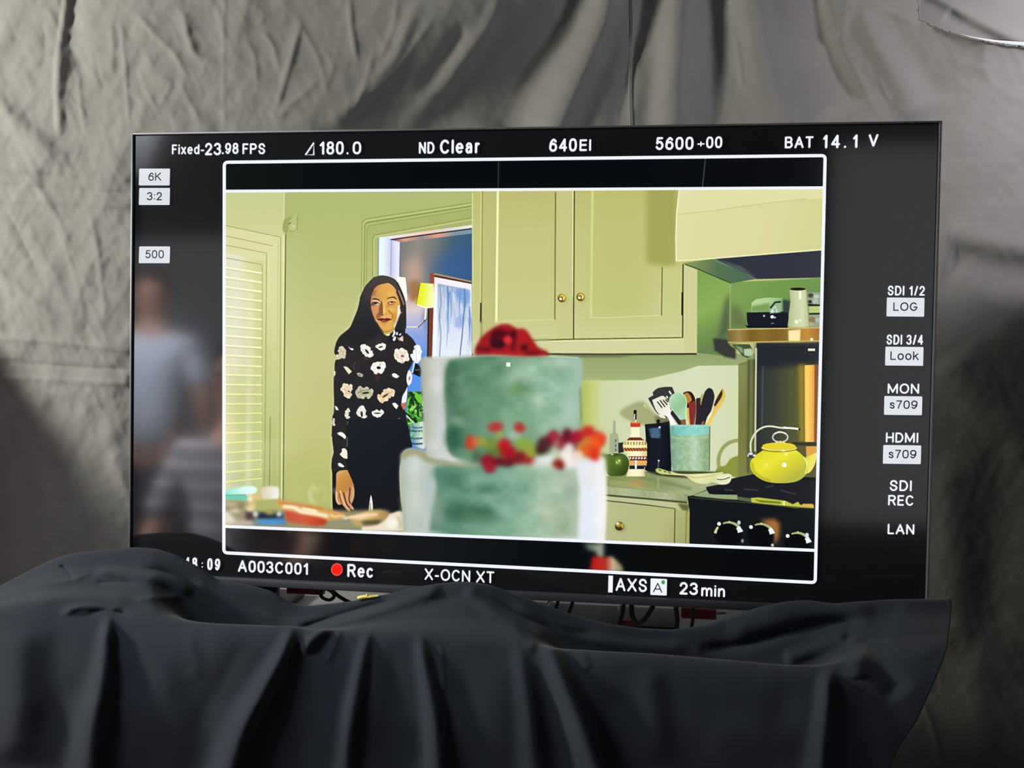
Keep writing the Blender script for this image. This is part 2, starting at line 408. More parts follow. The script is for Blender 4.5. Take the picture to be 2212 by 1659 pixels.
line([(1277, 685), (1300, 687), (1430, 681)], 2, (222, 222, 152), WC, soft=.9)
line([(1430.5, 577), (1429, 682)], 2.4, (112, 110, 56), WC, soft=.8)
line([(1475.5, 570), (1474.5, 729)], 2.8, (66, 64, 34), WC, soft=.8)
line([(1040, 735.5), (1152, 735.2), (1240, 732.6), (1475, 729.4)], 2.6, (96, 96, 46), WC, soft=.8)
line([(1150, 737.6), (1474, 732)], 2, (232, 230, 180), WC, soft=.8)
fill([(1472.2, 631), (1475.8, 631), (1475, 681), (1471.8, 681)], (24, 24, 20), WC); fill([(1037.2, 654), (1040.5, 654), (1040, 696), (1036.6, 696)], (52, 50, 30), WC)
for x, y in ((1213.6, 644), (1254, 641.6)):
    oval(x + 4, y + 4, 10, 9, (176, 172, 96), WC, soft=2.5, a=.5)
    K_ = 'cabinet_knob'
    oval(x, y, 9, 9, (116, 84, 20), K_, soft=.8); oval(x + 1, y - 1.5, 7, 6.4, (226, 190, 80), K_, soft=1)
    oval(x - 1.5, y + 1, 4.4, 4.4, (60, 42, 12), K_, soft=1); oval(x - 2.4, y + 1.6, 3.2, 3, (255, 250, 226), K_, soft=.9)
    oval(x + 4.5, y + .5, 2, 4, (244, 216, 110), K_, soft=.9)
# under the cabinet, splashback wall
SB = 'splashback'
fill([(1200, 765), (1600, 765), (1600, 1060), (1200, 1060)], ('g', (1300, 800), (1590, 800), [(206, 214, 166), (214, 220, 182), (216, 224, 190), (214, 220, 178)]), SB)
fill([(1200, 764), (1640, 764), (1640, 786), (1596, 789), (1509, 790), (1476, 801), (1390, 821), (1340, 821), (1200, 824)], ('g', (1300, 764), (1300, 822), [(146, 164, 108), (156, 172, 116), (166, 180, 124)]), SB, soft=1.2)
fill([(1256, 822), (1297, 822), (1291, 930), (1262, 1060), (1240, 1060)], ('g', (1256, 0), (1300, 0), [(176, 190, 92), (196, 206, 120), (208, 214, 160)]), SB, soft=3)
line([(1180, 765), (1310, 765.5), (1505, 764.5)], 4, (60, 62, 44), SB, soft=1)
fill([(1200, 766), (1380, 766), (1340, 772), (1240, 772)], (110, 116, 84), SB, soft=1.5, a=.8)
for p in ([(375, 590), (470, 500), (600, 440), (700, 430), (770, 500), (860, 600), (900, 700), (740, 760), (520, 700)],):
    fill(p, (164, 166, 116), SB, cK, soft=2.5, a=.9, sm=True)
fill([(700, 470), (725, 465), (750, 520), (730, 525)], (206, 206, 150), SB, cK, soft=1)
fill([(860, 620), (1060, 640), (1070, 760), (870, 760)], (120, 120, 84), SB, cK, soft=2.5)
line([(2010, 960), (1880, 1000), (1790, 1080), (1740, 1200), (1740, 1320), (1770, 1380)], 8, (158, 164, 100), SB, cr=cK, soft=1.2, sm=True)
fill([(1750, 1330), (1830, 1310), (1900, 1220), (1990, 1180), (2040, 1180), (2040, 1470), (1900, 1450), (1700, 1400)], (140, 148, 66), SB, cK, soft=1.5, sm=True)
# ---- cooker niche
NI = 'cooker_niche'
fill([(378, 800), (695, 915), (1540, 875), (1535, 1400), (690, 1500), (680, 1620), (375, 1585)], (126, 162, 84), NI, cJ)
fill([(378, 800), (690, 925), (682, 1612), (375, 1582)], ('g', (1507, 600), (1577, 720), [(128, 166, 84), (140, 176, 88), (104, 134, 78)]), NI, cJ)
fill([(640, 1100), (690, 1000), (690, 1360), (660, 1400), (600, 1480), (560, 1500)], (84, 100, 72), NI, cJ, soft=5)
fill([(525, 1445), (660, 1455), (670, 1500), (740, 1540), (740, 1640), (640, 1620), (540, 1560)], (58, 58, 54), NI, cJ, soft=2)
fill([(690, 935), (1540, 878), (1535, 1360), (685, 1360)], ('g', (1577, 620), (1780, 700), [(126, 160, 88), (116, 156, 78), (112, 152, 80), (110, 144, 84)]), NI, cJ)
fill([(690, 1140), (760, 1140), (850, 1280), (860, 1350), (690, 1360)], (100, 112, 72), NI, cJ, soft=5, a=.8)
line([(688, 930), (684, 1350)], 2, (150, 184, 110), NI, cr=cJ, soft=1)
# backing panel of the cooker
CB = 'cooker_back'
fill([(1595, 786), (1615, 780), (1800, 730), (1800, 1080), (1595, 1080)], (124, 126, 72), CB)
fill([(1596, 788), (1615, 788), (1614, 1028), (1594, 1028)], ('g', (1600, 790), (1600, 1020), [(134, 142, 86), (122, 122, 66), (128, 130, 70)]), CB, soft=1)
for x, w, c in ((1618, 6, (82, 88, 56)), (1625, 6, (116, 120, 74)), (1630, 5, (70, 76, 50))): line([(x, 776), (x - 2, 1022)], w, c, CB, soft=2)
fill([(1634, 741), (1792, 741), (1790, 1060), (1634, 1060)], ('g', (1640, 0), (1775, 0), [(48, 54, 56), (62, 66, 54), (84, 86, 54), (92, 92, 52), (92, 88, 50)]), CB)
fill([(1634, 741), (1792, 738), (1792, 786), (1740, 788), (1634, 800)], (40, 42, 50), CB, soft=5)
line([(1633.5, 752), (1631, 975)], 3.6, (206, 210, 176), CB, soft=.9)
line([(1648, 790), (1646, 930)], 2, (110, 116, 96), CB, soft=1.5, a=.7)
fill([(1725, 788), (1738, 788), (1738, 955), (1727, 955)], (150, 130, 50), CB, soft=3)
fill([(1738, 789), (1760, 788), (1759, 955), (1739, 955)], ('g', (1737, 0), (1761, 0), [(252, 196, 84), (255, 214, 112), (248, 186, 84), (214, 150, 74)]), CB, soft=.9)
fill([(1760, 788), (1768, 788), (1767, 955), (1759, 955)], (138, 88, 44), CB, soft=1.2)
fill([(1712, 955), (1770, 955), (1768, 964), (1712, 962)], (58, 56, 40), CB, soft=1)
fill([(1741, 964), (1768, 964), (1762, 985), (1742, 990)], (226, 166, 80), CB, soft=1)
fill([(1745.5, 753), (1760.5, 753), (1760.5, 758), (1745.5, 758)], (252, 240, 206), CB, soft=.9)
# shelf with crockery
SF = 'brass_shelf'
fill([(700, 1500), (780, 1580), (800, 1610), (850, 1630), (880, 1615), (895, 1545), (870, 1500)], (70, 84, 56), SF, cJ, soft=1)
fill([(815, 1545), (890, 1540), (895, 1605), (860, 1615), (820, 1605)], (178, 206, 166), SF, cJ, soft=1.2)
fill([(730, 1510), (800, 1530), (815, 1590), (780, 1570)], (128, 160, 116), SF, cJ, soft=1.5)
fill([(662, 1358), (1530, 1340), (1525, 1472), (668, 1488)], ('g', (1572, 0), (1770, 0), [(120, 104, 58), (160, 134, 78), (124, 96, 38), (140, 108, 44), (128, 100, 40), (140, 106, 44), (180, 132, 54), (196, 140, 60), (170, 112, 44)]), SF, cJ)
fill([(1235, 1370), (1350, 1362), (1345, 1476), (1238, 1478)], (255, 236, 176), SF, cJ, soft=1.5)
line([(664, 1362), (1530, 1344)], 2, (222, 196, 130), SF, cr=cJ, soft=.8)
line([(668, 1483), (1525, 1468)], 2.2, (206, 178, 96), SF, cr=cJ, soft=.8); oval(1455, 1455, 14, 14, (255, 250, 214), SF, cJ, soft=1)
BW = 'green_bowl'
fill([(888, 1110), (930, 1075), (1040, 1060), (1175, 1062), (1200, 1085), (1190, 1190), (1100, 1210), (885, 1200)], ('g', (1622, 640), (1695, 670), [(190, 216, 160), (176, 208, 150), (128, 168, 110)]), BW, cJ, soft=.9)
fill([(890, 1140), (1060, 1110), (1060, 1200), (885, 1200)], (122, 160, 88), BW, cJ, soft=2)
DB = 'dark_bowl'
fill([(842, 1200), (1050, 1196), (1235, 1190), (1238, 1250), (1225, 1335), (860, 1342), (845, 1280)], (26, 28, 40), DB, cJ, soft=.9)
fill([(825, 1320), (900, 1330), (1240, 1330), (1225, 1346), (850, 1346)], (20, 22, 30), DB, cJ, soft=.9)
fill([(1180, 1075), (1250, 1090), (1250, 1200), (1185, 1200)], (52, 66, 66), DB, cJ, soft=2)
oval(1083, 1242, 17, 16, (236, 240, 246), DB, cJ, soft=.9); oval(1108, 1248, 10, 9, (190, 196, 206), DB, cJ, soft=.9); oval(1006, 1233, 9, 9, (206, 212, 226), DB, cJ, soft=.9); oval(1086, 1304, 16, 5, (120, 124, 140), DB, cJ, soft=.9)
fill([(1060, 1150), (1110, 1100), (1165, 1100), (1165, 1200), (1060, 1210)], (150, 184, 150), BW, cJ, soft=1.2)
line([(1065, 1160), (1110, 1105), (1165, 1100)], 4, (28, 48, 36), BW, cr=cJ, soft=1)
line([(1075, 1190), (1110, 1140), (1130, 1200)], 3, (214, 232, 206), BW, cr=cJ, soft=1); oval(1085, 1190, 16, 14, (206, 232, 206), BW, cJ, soft=1)
PI_ = 'white_pitcher'
fill([(1245, 990), (1405, 985), (1410, 1100), (1425, 1240), (1432, 1338), (1234, 1342), (1242, 1200), (1256, 1100)], ('g', (1704, 0), (1748, 0), [(178, 190, 140), (204, 212, 166), (214, 220, 176), (186, 194, 140)]), PI_, cJ, soft=.9)
oval(1326, 980, 74, 14, (36, 22, 22), PI_, cJ, soft=.9)
fill([(1332, 1000), (1358, 1000), (1358, 1075), (1336, 1075)], (255, 252, 214), PI_, cJ, soft=1)
oval(1312, 1290, 16, 20, (255, 250, 220), PI_, cJ, soft=1); oval(1345, 1275, 10, 12, (250, 246, 210), PI_, cJ, soft=1)
MU = 'patterned_mugs'
fill([(1412, 1012), (1535, 1010), (1532, 1335), (1436, 1338), (1430, 1240), (1414, 1120)], (150, 166, 140), MU, cJ, soft=.9)
for x, y, rx, c in ((1445, 1040, 26, (70, 66, 56)), (1500, 1050, 26, (196, 206, 190)), (1440, 1100, 20, (40, 40, 36)), (1490, 1095, 30, (176, 190, 176)), (1460, 1270, 34, (146, 120, 84)), (1510, 1270, 22, (176, 190, 190)), (1450, 1310, 22, (190, 180, 130))):
    oval(x, y, rx, rx*.8, c, MU, cJ, soft=1.5)
fill([(1420, 1120), (1535, 1125), (1535, 1145), (1424, 1140)], (24, 26, 26), MU, cJ, soft=1); fill([(1430, 1205), (1535, 1205), (1535, 1220), (1430, 1222)], (24, 26, 26), MU, cJ, soft=1)
fill([(1432, 1145), (1535, 1140), (1535, 1200), (1434, 1205)], (190, 204, 126), MU, cJ, soft=1)
# range hood
HO = 'range_hood'
fill([(240, 735), (560, 690), (955, 880), (690, 928), (378, 795)], ('g', (1480, 570), (1620, 600), [(146, 158, 90), (86, 116, 80), (78, 108, 84)]), HO, cJ)
line([(260, 745), (380, 790), (690, 922)], 2.4, (60, 84, 56), HO, cr=cJ, soft=1)
line([(530, 705), (740, 790), (940, 885)], 3, (110, 140, 116), HO, cr=cJ, soft=1.2)
fill([(540, 690), (1560, 615), (1550, 872), (945, 886)], (50, 52, 64), HO, cJ, soft=1)
fill([(550, 690), (800, 770), (940, 880), (780, 820)], (74, 92, 88), HO, cJ, soft=2)
fill([(205, 30), (1580, 30), (1562, 605), (176, 716), (172, 500), (182, 270)], ('g', (1470, 430), (1770, 500), [(224, 222, 166), (222, 218, 160), (222, 216, 160), (212, 212, 146)]), HO, cJ)
fill([(205, 30), (1580, 30), (1575, 125), (1100, 160), (800, 200), (540, 240), (190, 278)], (227, 223, 168), HO, cJ, soft=1)
line([(190, 276), (540, 240), (800, 200), (1100, 162), (1420, 128)], 1.6, (190, 190, 130), HO, cr=cJ, soft=.9, a=.8)
line([(206, 40), (182, 270), (174, 500), (178, 715)], 2.6, (246, 246, 196), HO, cr=cJ, soft=.9)
line([(176, 716), (540, 690), (1560, 606)], 2.6, (246, 240, 186), HO, cr=cJ, soft=.9)
# ---- worktop, drawer, cooker
WT = 'worktop'
fill([(60, 130), (560, 70), (1170, 200), (1180, 180), (1420, 140), (1420, 260), (1000, 290), (880, 322), (60, 226)], ('g', (1310, 1025), (1480, 1060), [(128, 142, 84), (146, 156, 100), (136, 150, 98), (164, 176, 128)]), WT, cM)
for p, w, c, a in (([(110, 180), (280, 195), (420, 230)], 5, (176, 184, 120), .6), ([(400, 140), (700, 200), (900, 250)], 7, (120, 134, 84), .7), ([(600, 130), (800, 160), (1000, 230)], 4, (172, 182, 124), .6), ([(120, 205), (500, 250), (800, 290)], 3, (190, 196, 140), .5), ([(1000, 160), (1080, 190), (980, 240)], 4, (190, 200, 150), .5)):
    line(p, w, c, WT, cr=cM, soft=2, a=a, sm=True)
fill([(300, 170), (460, 170), (460, 225), (310, 220)], (190, 146, 90), WT, cM, soft=3, a=.7)
line([(585, 130), (583, 250)], 4, (176, 186, 136), WT, cr=cM, soft=1.5, a=.6)
fill([(60, 220), (400, 255), (700, 290), (860, 300), (880, 310), (862, 376), (60, 302)], ('g', (1310, 1052), (1480, 1078), [(160, 172, 124), (176, 186, 144), (158, 170, 124), (176, 184, 146), (146, 158, 112)]), WT, cM)
for i in range(9):
    x = 120 + i*85; line([(x, 240 + i*7), (x + 30, 265 + i*7), (x + 20, 290 + i*7)], 3, (190, 198, 166), WT, cr=cM, soft=1.5, a=.5)
BC = 'base_cabinet'
fill([(60, 302), (860, 376), (900, 400), (895, 800), (60, 800)], ('g', (1310, 1080), (1480, 1160), [(188, 192, 142), (182, 186, 134), (184, 186, 130), (168, 170, 110)]), BC, cM)
line([(60, 306), (500, 345), (860, 378)], 4, (74, 78, 48), BC, cr=cM, soft=1)
fill([(60, 318), (500, 355), (745, 382), (860, 460), (840, 470), (750, 436), (60, 360)], (190, 196, 148), BC, cM, soft=1)
fill([(770, 385), (880, 400), (890, 470), (810, 450)], (100, 102, 62), BC, cM, soft=2)
line([(60, 357), (500, 405), (744, 437), (738, 780)], 2.4, (74, 76, 42), BC, cr=cM, soft=.8)
line([(855, 465), (845, 780)], 3, (140, 136, 80), BC, cr=cM, soft=1); line([(878, 430), (872, 780)], 3.6, (176, 162, 88), BC, cr=cM, soft=1)
oval(225, 620, 48, 44, (150, 152, 100), BC, cM, soft=3, a=.8)
DK = 'drawer_knob'
oval(212, 605, 43, 43, (70, 56, 18), DK, cM, soft=.8); oval(205, 590, 30, 24, (176, 140, 60), DK, cM, soft=1); oval(196, 580, 13, 13, (252, 240, 190), DK, cM, soft=1); oval(240, 600, 10, 24, (206, 170, 80), DK, cM, soft=1)
CK = 'cooker'
fill([(862, 318), (900, 312), (1060, 250), (1040, 230), (1180, 205), (1290, 150), (1480, 110), (2110, 140), (2110, 860), (880, 800), (884, 470)], (20, 23, 27), CK, cM)
fill([(1040, 235), (1180, 205), (1290, 150), (1480, 115), (2110, 180), (2110, 420), (1480, 370), (1300, 290), (1080, 290)], (30, 32, 38), CK, cM, soft=1.5)
fill([(905, 310), (1050, 260), (1100, 300), (1340, 305), (1345, 352), (1200, 345), (960, 320)], (150, 168, 122), CK, cM, soft=1.2)
fill([(1340, 320), (1480, 340), (1480, 378), (1345, 355)], (90, 106, 74), CK, cM, soft=1.5)
fill([(1040, 240), (1200, 262), (1330, 280), (1300, 300), (1070, 296)], (24, 26, 30), CK, cM, soft=1)
for a_, b_ in (((1215, 255), (1300, 262)), ((1610, 235), (1690, 215)), ((1400, 250), (1540, 262)), ((1750, 260), (1900, 300))): line([a_, b_], 3, (58, 62, 66), CK, cr=cM, soft=1.2)
fill([(1470, 335), (1540, 330), (1800, 362), (1870, 395), (1920, 370), (1940, 400), (2070, 400), (2070, 432), (1900, 430), (1600, 395), (1475, 378)], (196, 200, 70), CK, cM, soft=1.2)
fill([(1500, 350), (1750, 370), (1760, 392), (1560, 378)], (120, 130, 40), CK, cM, soft=1.2)
fill([(1960, 390), (2060, 390), (2070, 425), (1960, 425)], (226, 176, 84), CK, cM, soft=1.2)
line([(1785, 365), (1785, 410)], 3, (244, 244, 200), CK, cr=cM, soft=.8)
line([(884, 330), (1480, 385), (2090, 440)], 2, (60, 66, 50), CK, cr=cM, soft=1)
fill([(1560, 545), (1700, 535), (1745, 580), (1740, 700), (1700, 790), (1660, 640)], (186, 122, 58), CK, cM, soft=4, a=.9)
for kx, ky, q in ((1255, 690, 0), (1560, 705, 1), (1910, 790, 2)):
    oval(kx, ky, 128, 126, (10, 11, 14), CK, cM, soft=2)
    rr = 128; yk = .95
    def arc(t0, t1, w, c, r=rr, w1=None):
        line([(kx + r*math.cos(t), ky - r*yk*math.sin(t)) for t in np.linspace(t0, t1, 9)], w, c, CK, cr=cM, soft=1, w1=w1)
    arc(2.0, .55, 3, (176, 182, 124), w1=7)
    arc(.75, .25, 8, (240, 246, 250), r=118, w1=12)
    arc(3.0, 2.45, 6, (214, 216, 150), w1=4) if q == 0 else None
    oval(kx - 90, ky - 100 + (8 if q else -8), 18, 18, (240, 246, 246), CK, cM, soft=1)
    oval(kx + 8, ky - 128, 10, 8, (206, 206, 150), CK, cM, soft=1)
oval(1355, 570, 16, 20, (206, 216, 236), CK, cM, soft=1.2); oval(1388, 745, 12, 18, (130, 160, 140), CK, cM, soft=1.2); oval(1675, 785, 14, 14, (200, 206, 190), CK, cM, soft=1.2); oval(2005, 690, 18, 22, (214, 224, 236), CK, cM, soft=1.2)
# things on the worktop
GB = 'grey_bottle'
fill([(285, 695), (318, 695), (320, 860), (350, 880), (365, 1000), (350, 1135), (228, 1135), (236, 880), (280, 860)], (166, 176, 140), GB, cK, soft=1)
for y_ in (970, 1040, 1100): fill([(312, y_ - 18), (328, y_ - 18), (324, y_ + 14), (312, y_ + 14)], (60, 66, 60), GB, cK, soft=.8)
fill([(355, 1000), (430, 990), (430, 1130), (355, 1140)], (36, 46, 50), 'black_canister', cK, soft=1)
fill([(720, 745), (880, 735), (1000, 740), (1062, 745), (1085, 1000), (1085, 1395), (800, 1400), (720, 1370), (735, 1000)], ('g', (1395, 0), (1450, 0), [(20, 22, 30), (26, 28, 42), (14, 16, 26)]), 'black_canister', cK, soft=.9)
fill([(730, 745), (960, 720), (1060, 700), (1060, 760), (900, 790), (740, 790)], (26, 30, 30), 'black_canister', cK, soft=1.2)
oval(905, 700, 26, 26, (20, 20, 22), 'black_canister', cK, soft=.9); line([(905, 710), (905, 760)], 5, (20, 20, 24), 'black_canister', cr=cK, soft=.9)
fill([(770, 800), (935, 790), (940, 930), (900, 940), (800, 920)], (50, 82, 108), 'black_canister', cK, soft=1.5)
for i in range(9): line([(790 + r_.rand()*30, 805 + i*15), (900 + r_.rand()*40, 800 + i*15)], 2, (90, 130, 156), 'black_canister', cr=cK, soft=.9, a=.6)
oval(925, 785, 16, 14, (214, 226, 226), 'black_canister', cK, soft=.9); oval(912, 1245, 12, 14, (236, 240, 244), 'black_canister', cK, soft=.9); line([(908, 1250), (906, 1340)], 1.6, (110, 116, 140), 'black_canister', cr=cK, soft=.9)
SPN = 'utensil'
fill([(832, 300), (900, 246), (1000, 228), (1095, 226), (1130, 310), (1150, 420), (1090, 520), (1060, 620), (1020, 650), (905, 600), (855, 545), (765, 385), (838, 342)], (56, 56, 58), SPN, cK, soft=.9)
for p in ([(1045, 290), (1065, 280), (1095, 325), (1075, 335)], [(1010, 360), (1030, 350), (1045, 380), (1025, 388)], [(905, 610), (960, 605), (1005, 640), (1000, 665), (930, 645)]): fill(p, (236, 236, 214), SPN, cK, soft=.9)
line([(1090, 560), (1240, 770)], 11, (44, 44, 48), SPN, cr=cK, soft=.9)
fill([(822, 410), (955, 352), (1000, 370), (1050, 440), (1080, 560), (1075, 610), (1120, 690), (1160, 765), (1080, 765), (1050, 670), (1005, 625), (920, 600), (865, 530)], ('g', (1410, 860), (1460, 910), [(238, 238, 220), (230, 228, 204), (248, 248, 244), (252, 252, 255)]), SPN, cK, soft=.8)
for a_, b_ in (((893, 430), (960, 518)), ((930, 412), (1000, 505)), ((972, 408), (1030, 478)), ((1005, 400), (1040, 440))): line([a_, b_], 2.6, (40, 40, 40), SPN, cr=cK, soft=.8)
line([(1300, 520), (1345, 765)], 6, (224, 190, 96), SPN, cr=cK, soft=.8)
fill([(1245, 312), (1310, 288), (1365, 305), (1410, 380), (1420, 500), (1300, 520)], (46, 24, 20), SPN, cK, soft=.9)
fill([(1255, 325), (1310, 305), (1350, 350), (1370, 410), (1320, 460), (1290, 420)], (186, 132, 66), SPN, cK, soft=.9)
fill([(1325, 460), (1400, 420), (1425, 480), (1415, 620), (1395, 760), (1345, 765), (1330, 600)], (136, 50, 46), SPN, cK, soft=.9)
line([(1425, 400), (1428, 520), (1395, 755)], 2.2, (120, 90, 90), SPN, cr=cK, soft=.8)
fill([(1430, 385), (1500, 375), (1505, 500), (1490, 760), (1410, 760), (1430, 560)], (58, 38, 44), SPN, cK, soft=.9)
fill([(1490, 350), (1520, 320), (1530, 330), (1505, 470), (1488, 480)], (190, 176, 110), SPN, cK, soft=.8)
fill([(1545, 300), (1580, 255), (1615, 243), (1655, 270), (1680, 350), (1665, 450), (1620, 600), (1570, 690), (1530, 765), (1430, 765), (1470, 620), (1500, 450)], (42, 40, 46), SPN, cK, soft=.9)
fill([(1585, 640), (1640, 560), (1645, 600), (1600, 700), (1560, 720)], (250, 246, 220), SPN, cK, soft=.8)
fill([(1500, 720), (1540, 690), (1535, 765), (1500, 765)], (140, 96, 70), SPN, cK, soft=1)
fill([(1690, 420), (1735, 330), (1790, 248), (1822, 300), (1830, 360), (1800, 450), (1740, 530), (1690, 620), (1640, 720), (1605, 772), (1548, 765), (1620, 640), (1665, 545)], ('g', (1540, 850), (1566, 870), [(196, 140, 44), (226, 184, 84), (238, 208, 110)]), SPN, cK, soft=.8)
fill([(1700, 410), (1740, 335), (1785, 262), (1790, 330), (1760, 400), (1690, 500), (1670, 480)], (58, 44, 40), SPN, cK, soft=.9)
fill([(1052, 420), (1080, 350), (1150, 312), (1220, 314), (1270, 360), (1292, 450), (1285, 560), (1280, 672), (1215, 686), (1140, 590), (1075, 510)], ('g', (1450, 855), (1480, 890), [(182, 220, 182), (160, 208, 164), (150, 196, 152), (170, 214, 176)]), SPN, cK, soft=.8, sm=True)
line([(1225, 318), (1275, 365), (1296, 450), (1288, 560), (1282, 670)], 2, (214, 236, 190), SPN, cr=cK, soft=.8)
line([(1055, 430), (1080, 510), (1140, 590), (1215, 686)], 2, (206, 230, 206), SPN, cr=cK, soft=.8, a=.7)
fill([(1215, 684), (1282, 672), (1290, 765), (1225, 765)], (132, 96, 52), SPN, cK, soft=.9)
CR = 'stoneware_crock'
fill([(1068, 762), (1200, 752), (1500, 752), (1617, 760), (1618, 1100), (1608, 1385), (1500, 1395), (1130, 1385), (1090, 1320), (1072, 1000)], ('g', (1446, 0), (1535, 0), [(118, 156, 130), (146, 184, 150), (160, 192, 152), (176, 206, 176), (156, 186, 142), (134, 164, 124)]), CR, cK, soft=.8)
fill([(1068, 762), (1200, 754), (1500, 754), (1617, 762), (1615, 890), (1400, 900), (1200, 905), (1072, 890)], ('g', (1446, 0), (1535, 0), [(110, 170, 160), (136, 206, 196), (150, 214, 204), (140, 202, 184)]), CR, cK, soft=1.5)
m_ = smooth_noise(5, 11); mm = mask_of(CR)
CV += (mm * (m_ - .5))[..., None] * np.array([26, 22, 24], np.float32)
line([(1085, 915), (1250, 945), (1400, 935), (1600, 915)], 3.4, (186, 212, 150), CR, cr=cK, soft=1.5, a=.7)
fill([(1375, 930), (1425, 930), (1430, 1370), (1390, 1370)], (200, 224, 206), CR, cK, soft=4, a=.7)
line([(1070, 764), (1617, 762)], 1.6, (176, 226, 210), CR, cr=cK, soft=.8, a=.8)
line([(1616, 770), (1612, 1385)], 1.8, (76, 100, 66), CR, cr=cK, soft=.8)
OB = 'painted_bottle'
fill([(568, 548), (606, 545), (607, 640), (600, 690), (570, 690), (566, 600)], (18, 18, 18), OB, cK, soft=.8)
line([(582, 600), (575, 680)], 2.2, (236, 236, 226), OB, cr=cK, soft=.8)
fill([(570, 720), (585, 675), (605, 690), (612, 730)], (240, 226, 176), OB, cK, soft=.8)
fill([(525, 775), (655, 775), (645, 860), (672, 930), (740, 985), (752, 1060), (745, 1300), (712, 1350), (722, 1462), (462, 1462), (505, 1350), (500, 1200), (428, 1090), (425, 1000), (500, 935), (530, 870)], ('g', (1348, 0), (1395, 0), [(226, 216, 160), (250, 244, 200), (252, 246, 206), (226, 206, 150)]), OB, cK, soft=.8)
fill([(540, 715), (640, 715), (660, 745), (655, 782), (525, 782), (520, 745)], (198, 66, 34), OB, cK, soft=.9); line([(545, 722), (640, 722)], 2, (240, 150, 90), OB, cr=cK, soft=.8)
obm = mask_of(OB)
for y0_, y1_, c in ((925, 965, (112, 44, 16)), (1070, 1112, (206, 120, 50)), (1185, 1245, (104, 30, 24)), (1250, 1305, (238, 152, 62)), (1310, 1362, (34, 38, 52))):
    fill([(420, y0_), (755, y0_), (755, y1_), (420, y1_)], c, OB, cK, soft=.9, clip=obm)
for i in range(8):
    x = 440 + i*40
    fill([(x, 985), (x + 22, 985), (x + 16, 1035), (x, 1035)], [(226, 130, 50), (130, 140, 50)][i % 2], OB, cK, soft=.8, clip=obm)
    line([(x, 1070), (x + 34, 1112)], 2.6, (110, 54, 20), OB, cr=cK, soft=.8, clip=obm)
    oval(x + 80, 1210, 12, 18, (250, 226, 214), OB, cK, soft=.8, ang=.6, clip=obm)
    line([(x + 60, 1255), (x + 84, 1300)], 2.2, (252, 206, 120), OB, cr=cK, soft=.8, clip=obm)
line([(432, 1040), (745, 1045)], 4, (252, 240, 180), OB, cr=cK, soft=.8, clip=obm)
line([(598, 1240), (596, 1360)], 4, (255, 250, 236), OB, cr=cK, soft=.9)
GP = 'green_pot'
fill([(110, 1175), (140, 1145), (200, 1160), (300, 1142), (420, 1150), (480, 1200), (505, 1270), (490, 1370), (440, 1445), (300, 1458), (215, 1440), (180, 1340), (175, 1230)], ('g', (1300, 980), (1350, 1020), [(96, 122, 48), (84, 110, 40), (54, 76, 26)]), GP, cK, soft=.9, sm=True)
fill([(130, 1170), (300, 1145), (450, 1165), (300, 1185)], (64, 86, 36), GP, cK, soft=1.2); oval(355, 1260, 40, 46, (140, 166, 70), GP, cK, soft=2.5); oval(370, 1245, 12, 12, (236, 240, 180), GP, cK, soft=.9); oval(335, 1270, 12, 12, (214, 226, 150), GP, cK, soft=.9); oval(270, 1160, 18, 10, (226, 230, 190), GP, cK, soft=.9)
SR = 'spoon_rest'
fill([(700, 1380), (860, 1400), (1280, 1455), (1330, 1480), (1150, 1470), (900, 1440)], (30, 30, 22), SR, cK, soft=2)
fill([(1040, 1360), (1130, 1385), (1600, 1395), (1790, 1400), (1700, 1420), (1200, 1430)], (60, 70, 40), SR, cK, soft=1.5)
fill([(868, 1368), (905, 1348), (1000, 1375), (1100, 1410), (1290, 1432), (1600, 1420), (1790, 1400), (1805, 1425), (1710, 1470), (1690, 1510), (1590, 1560), (1480, 1562), (1370, 1520), (1285, 1455), (1150, 1445), (950, 1430), (880, 1400)], ('g', (1420, 1010), (1560, 1045), [(196, 200, 110), (226, 222, 150), (234, 230, 176), (214, 216, 150)]), SR, cK, soft=.9)
for x, y in ((930, 1375), (1000, 1395), (1060, 1412)): oval(x, y, 24, 9, (84, 88, 30), SR, cK, soft=.9, ang=.4, a=.8)
line([(1300, 1450), (1450, 1480), (1690, 1440)], 2, (190, 196, 120), SR, cr=cK, soft=1)
fill([(1700, 1475), (1760, 1440), (1870, 1425), (1915, 1450), (1905, 1520), (1860, 1565), (1760, 1575), (1715, 1540)], (232, 232, 190), SR, cK, soft=.9, sm=True)
line([(1715, 1500), (1800, 1500), (1890, 1470)], 3, (90, 92, 46), SR, cr=cK, soft=.9); line([(1720, 1490), (1800, 1488), (1885, 1458)], 2.4, (255, 255, 236), SR, cr=cK, soft=.8)
# kettle
KE = 'kettle'
fill([(1340, 1300), (1400, 1262), (1470, 1232), (1478, 1255), (1450, 1370), (1400, 1450), (1350, 1470), (1330, 1400)], ('g', (1740, 980), (1765, 1000), [(206, 200, 60), (240, 232, 100), (246, 226, 110)]), KE, cL, soft=.8)
fill([(728, 1350), (760, 1290), (820, 1240), (900, 1200), (1050, 1190), (1220, 1200), (1300, 1250), (1355, 1320), (1375, 1400), (1350, 1480), (1270, 1545), (1150, 1572), (1000, 1572), (880, 1545), (790, 1490), (740, 1425)], ('g', (1640, 960), (1690, 1045), [(206, 190, 40), (232, 222, 52), (236, 230, 60), (214, 210, 56), (186, 186, 70)]), KE, cL, soft=.8, sm=True)
line([(745, 1340), (770, 1440), (850, 1510), (960, 1550)], 4, (150, 150, 30), KE, cr=cL, soft=2, a=.7, sm=True)
line([(1330, 1280), (1365, 1370), (1345, 1470)], 2.4, (250, 246, 140), KE, cr=cL, soft=.9, sm=True)
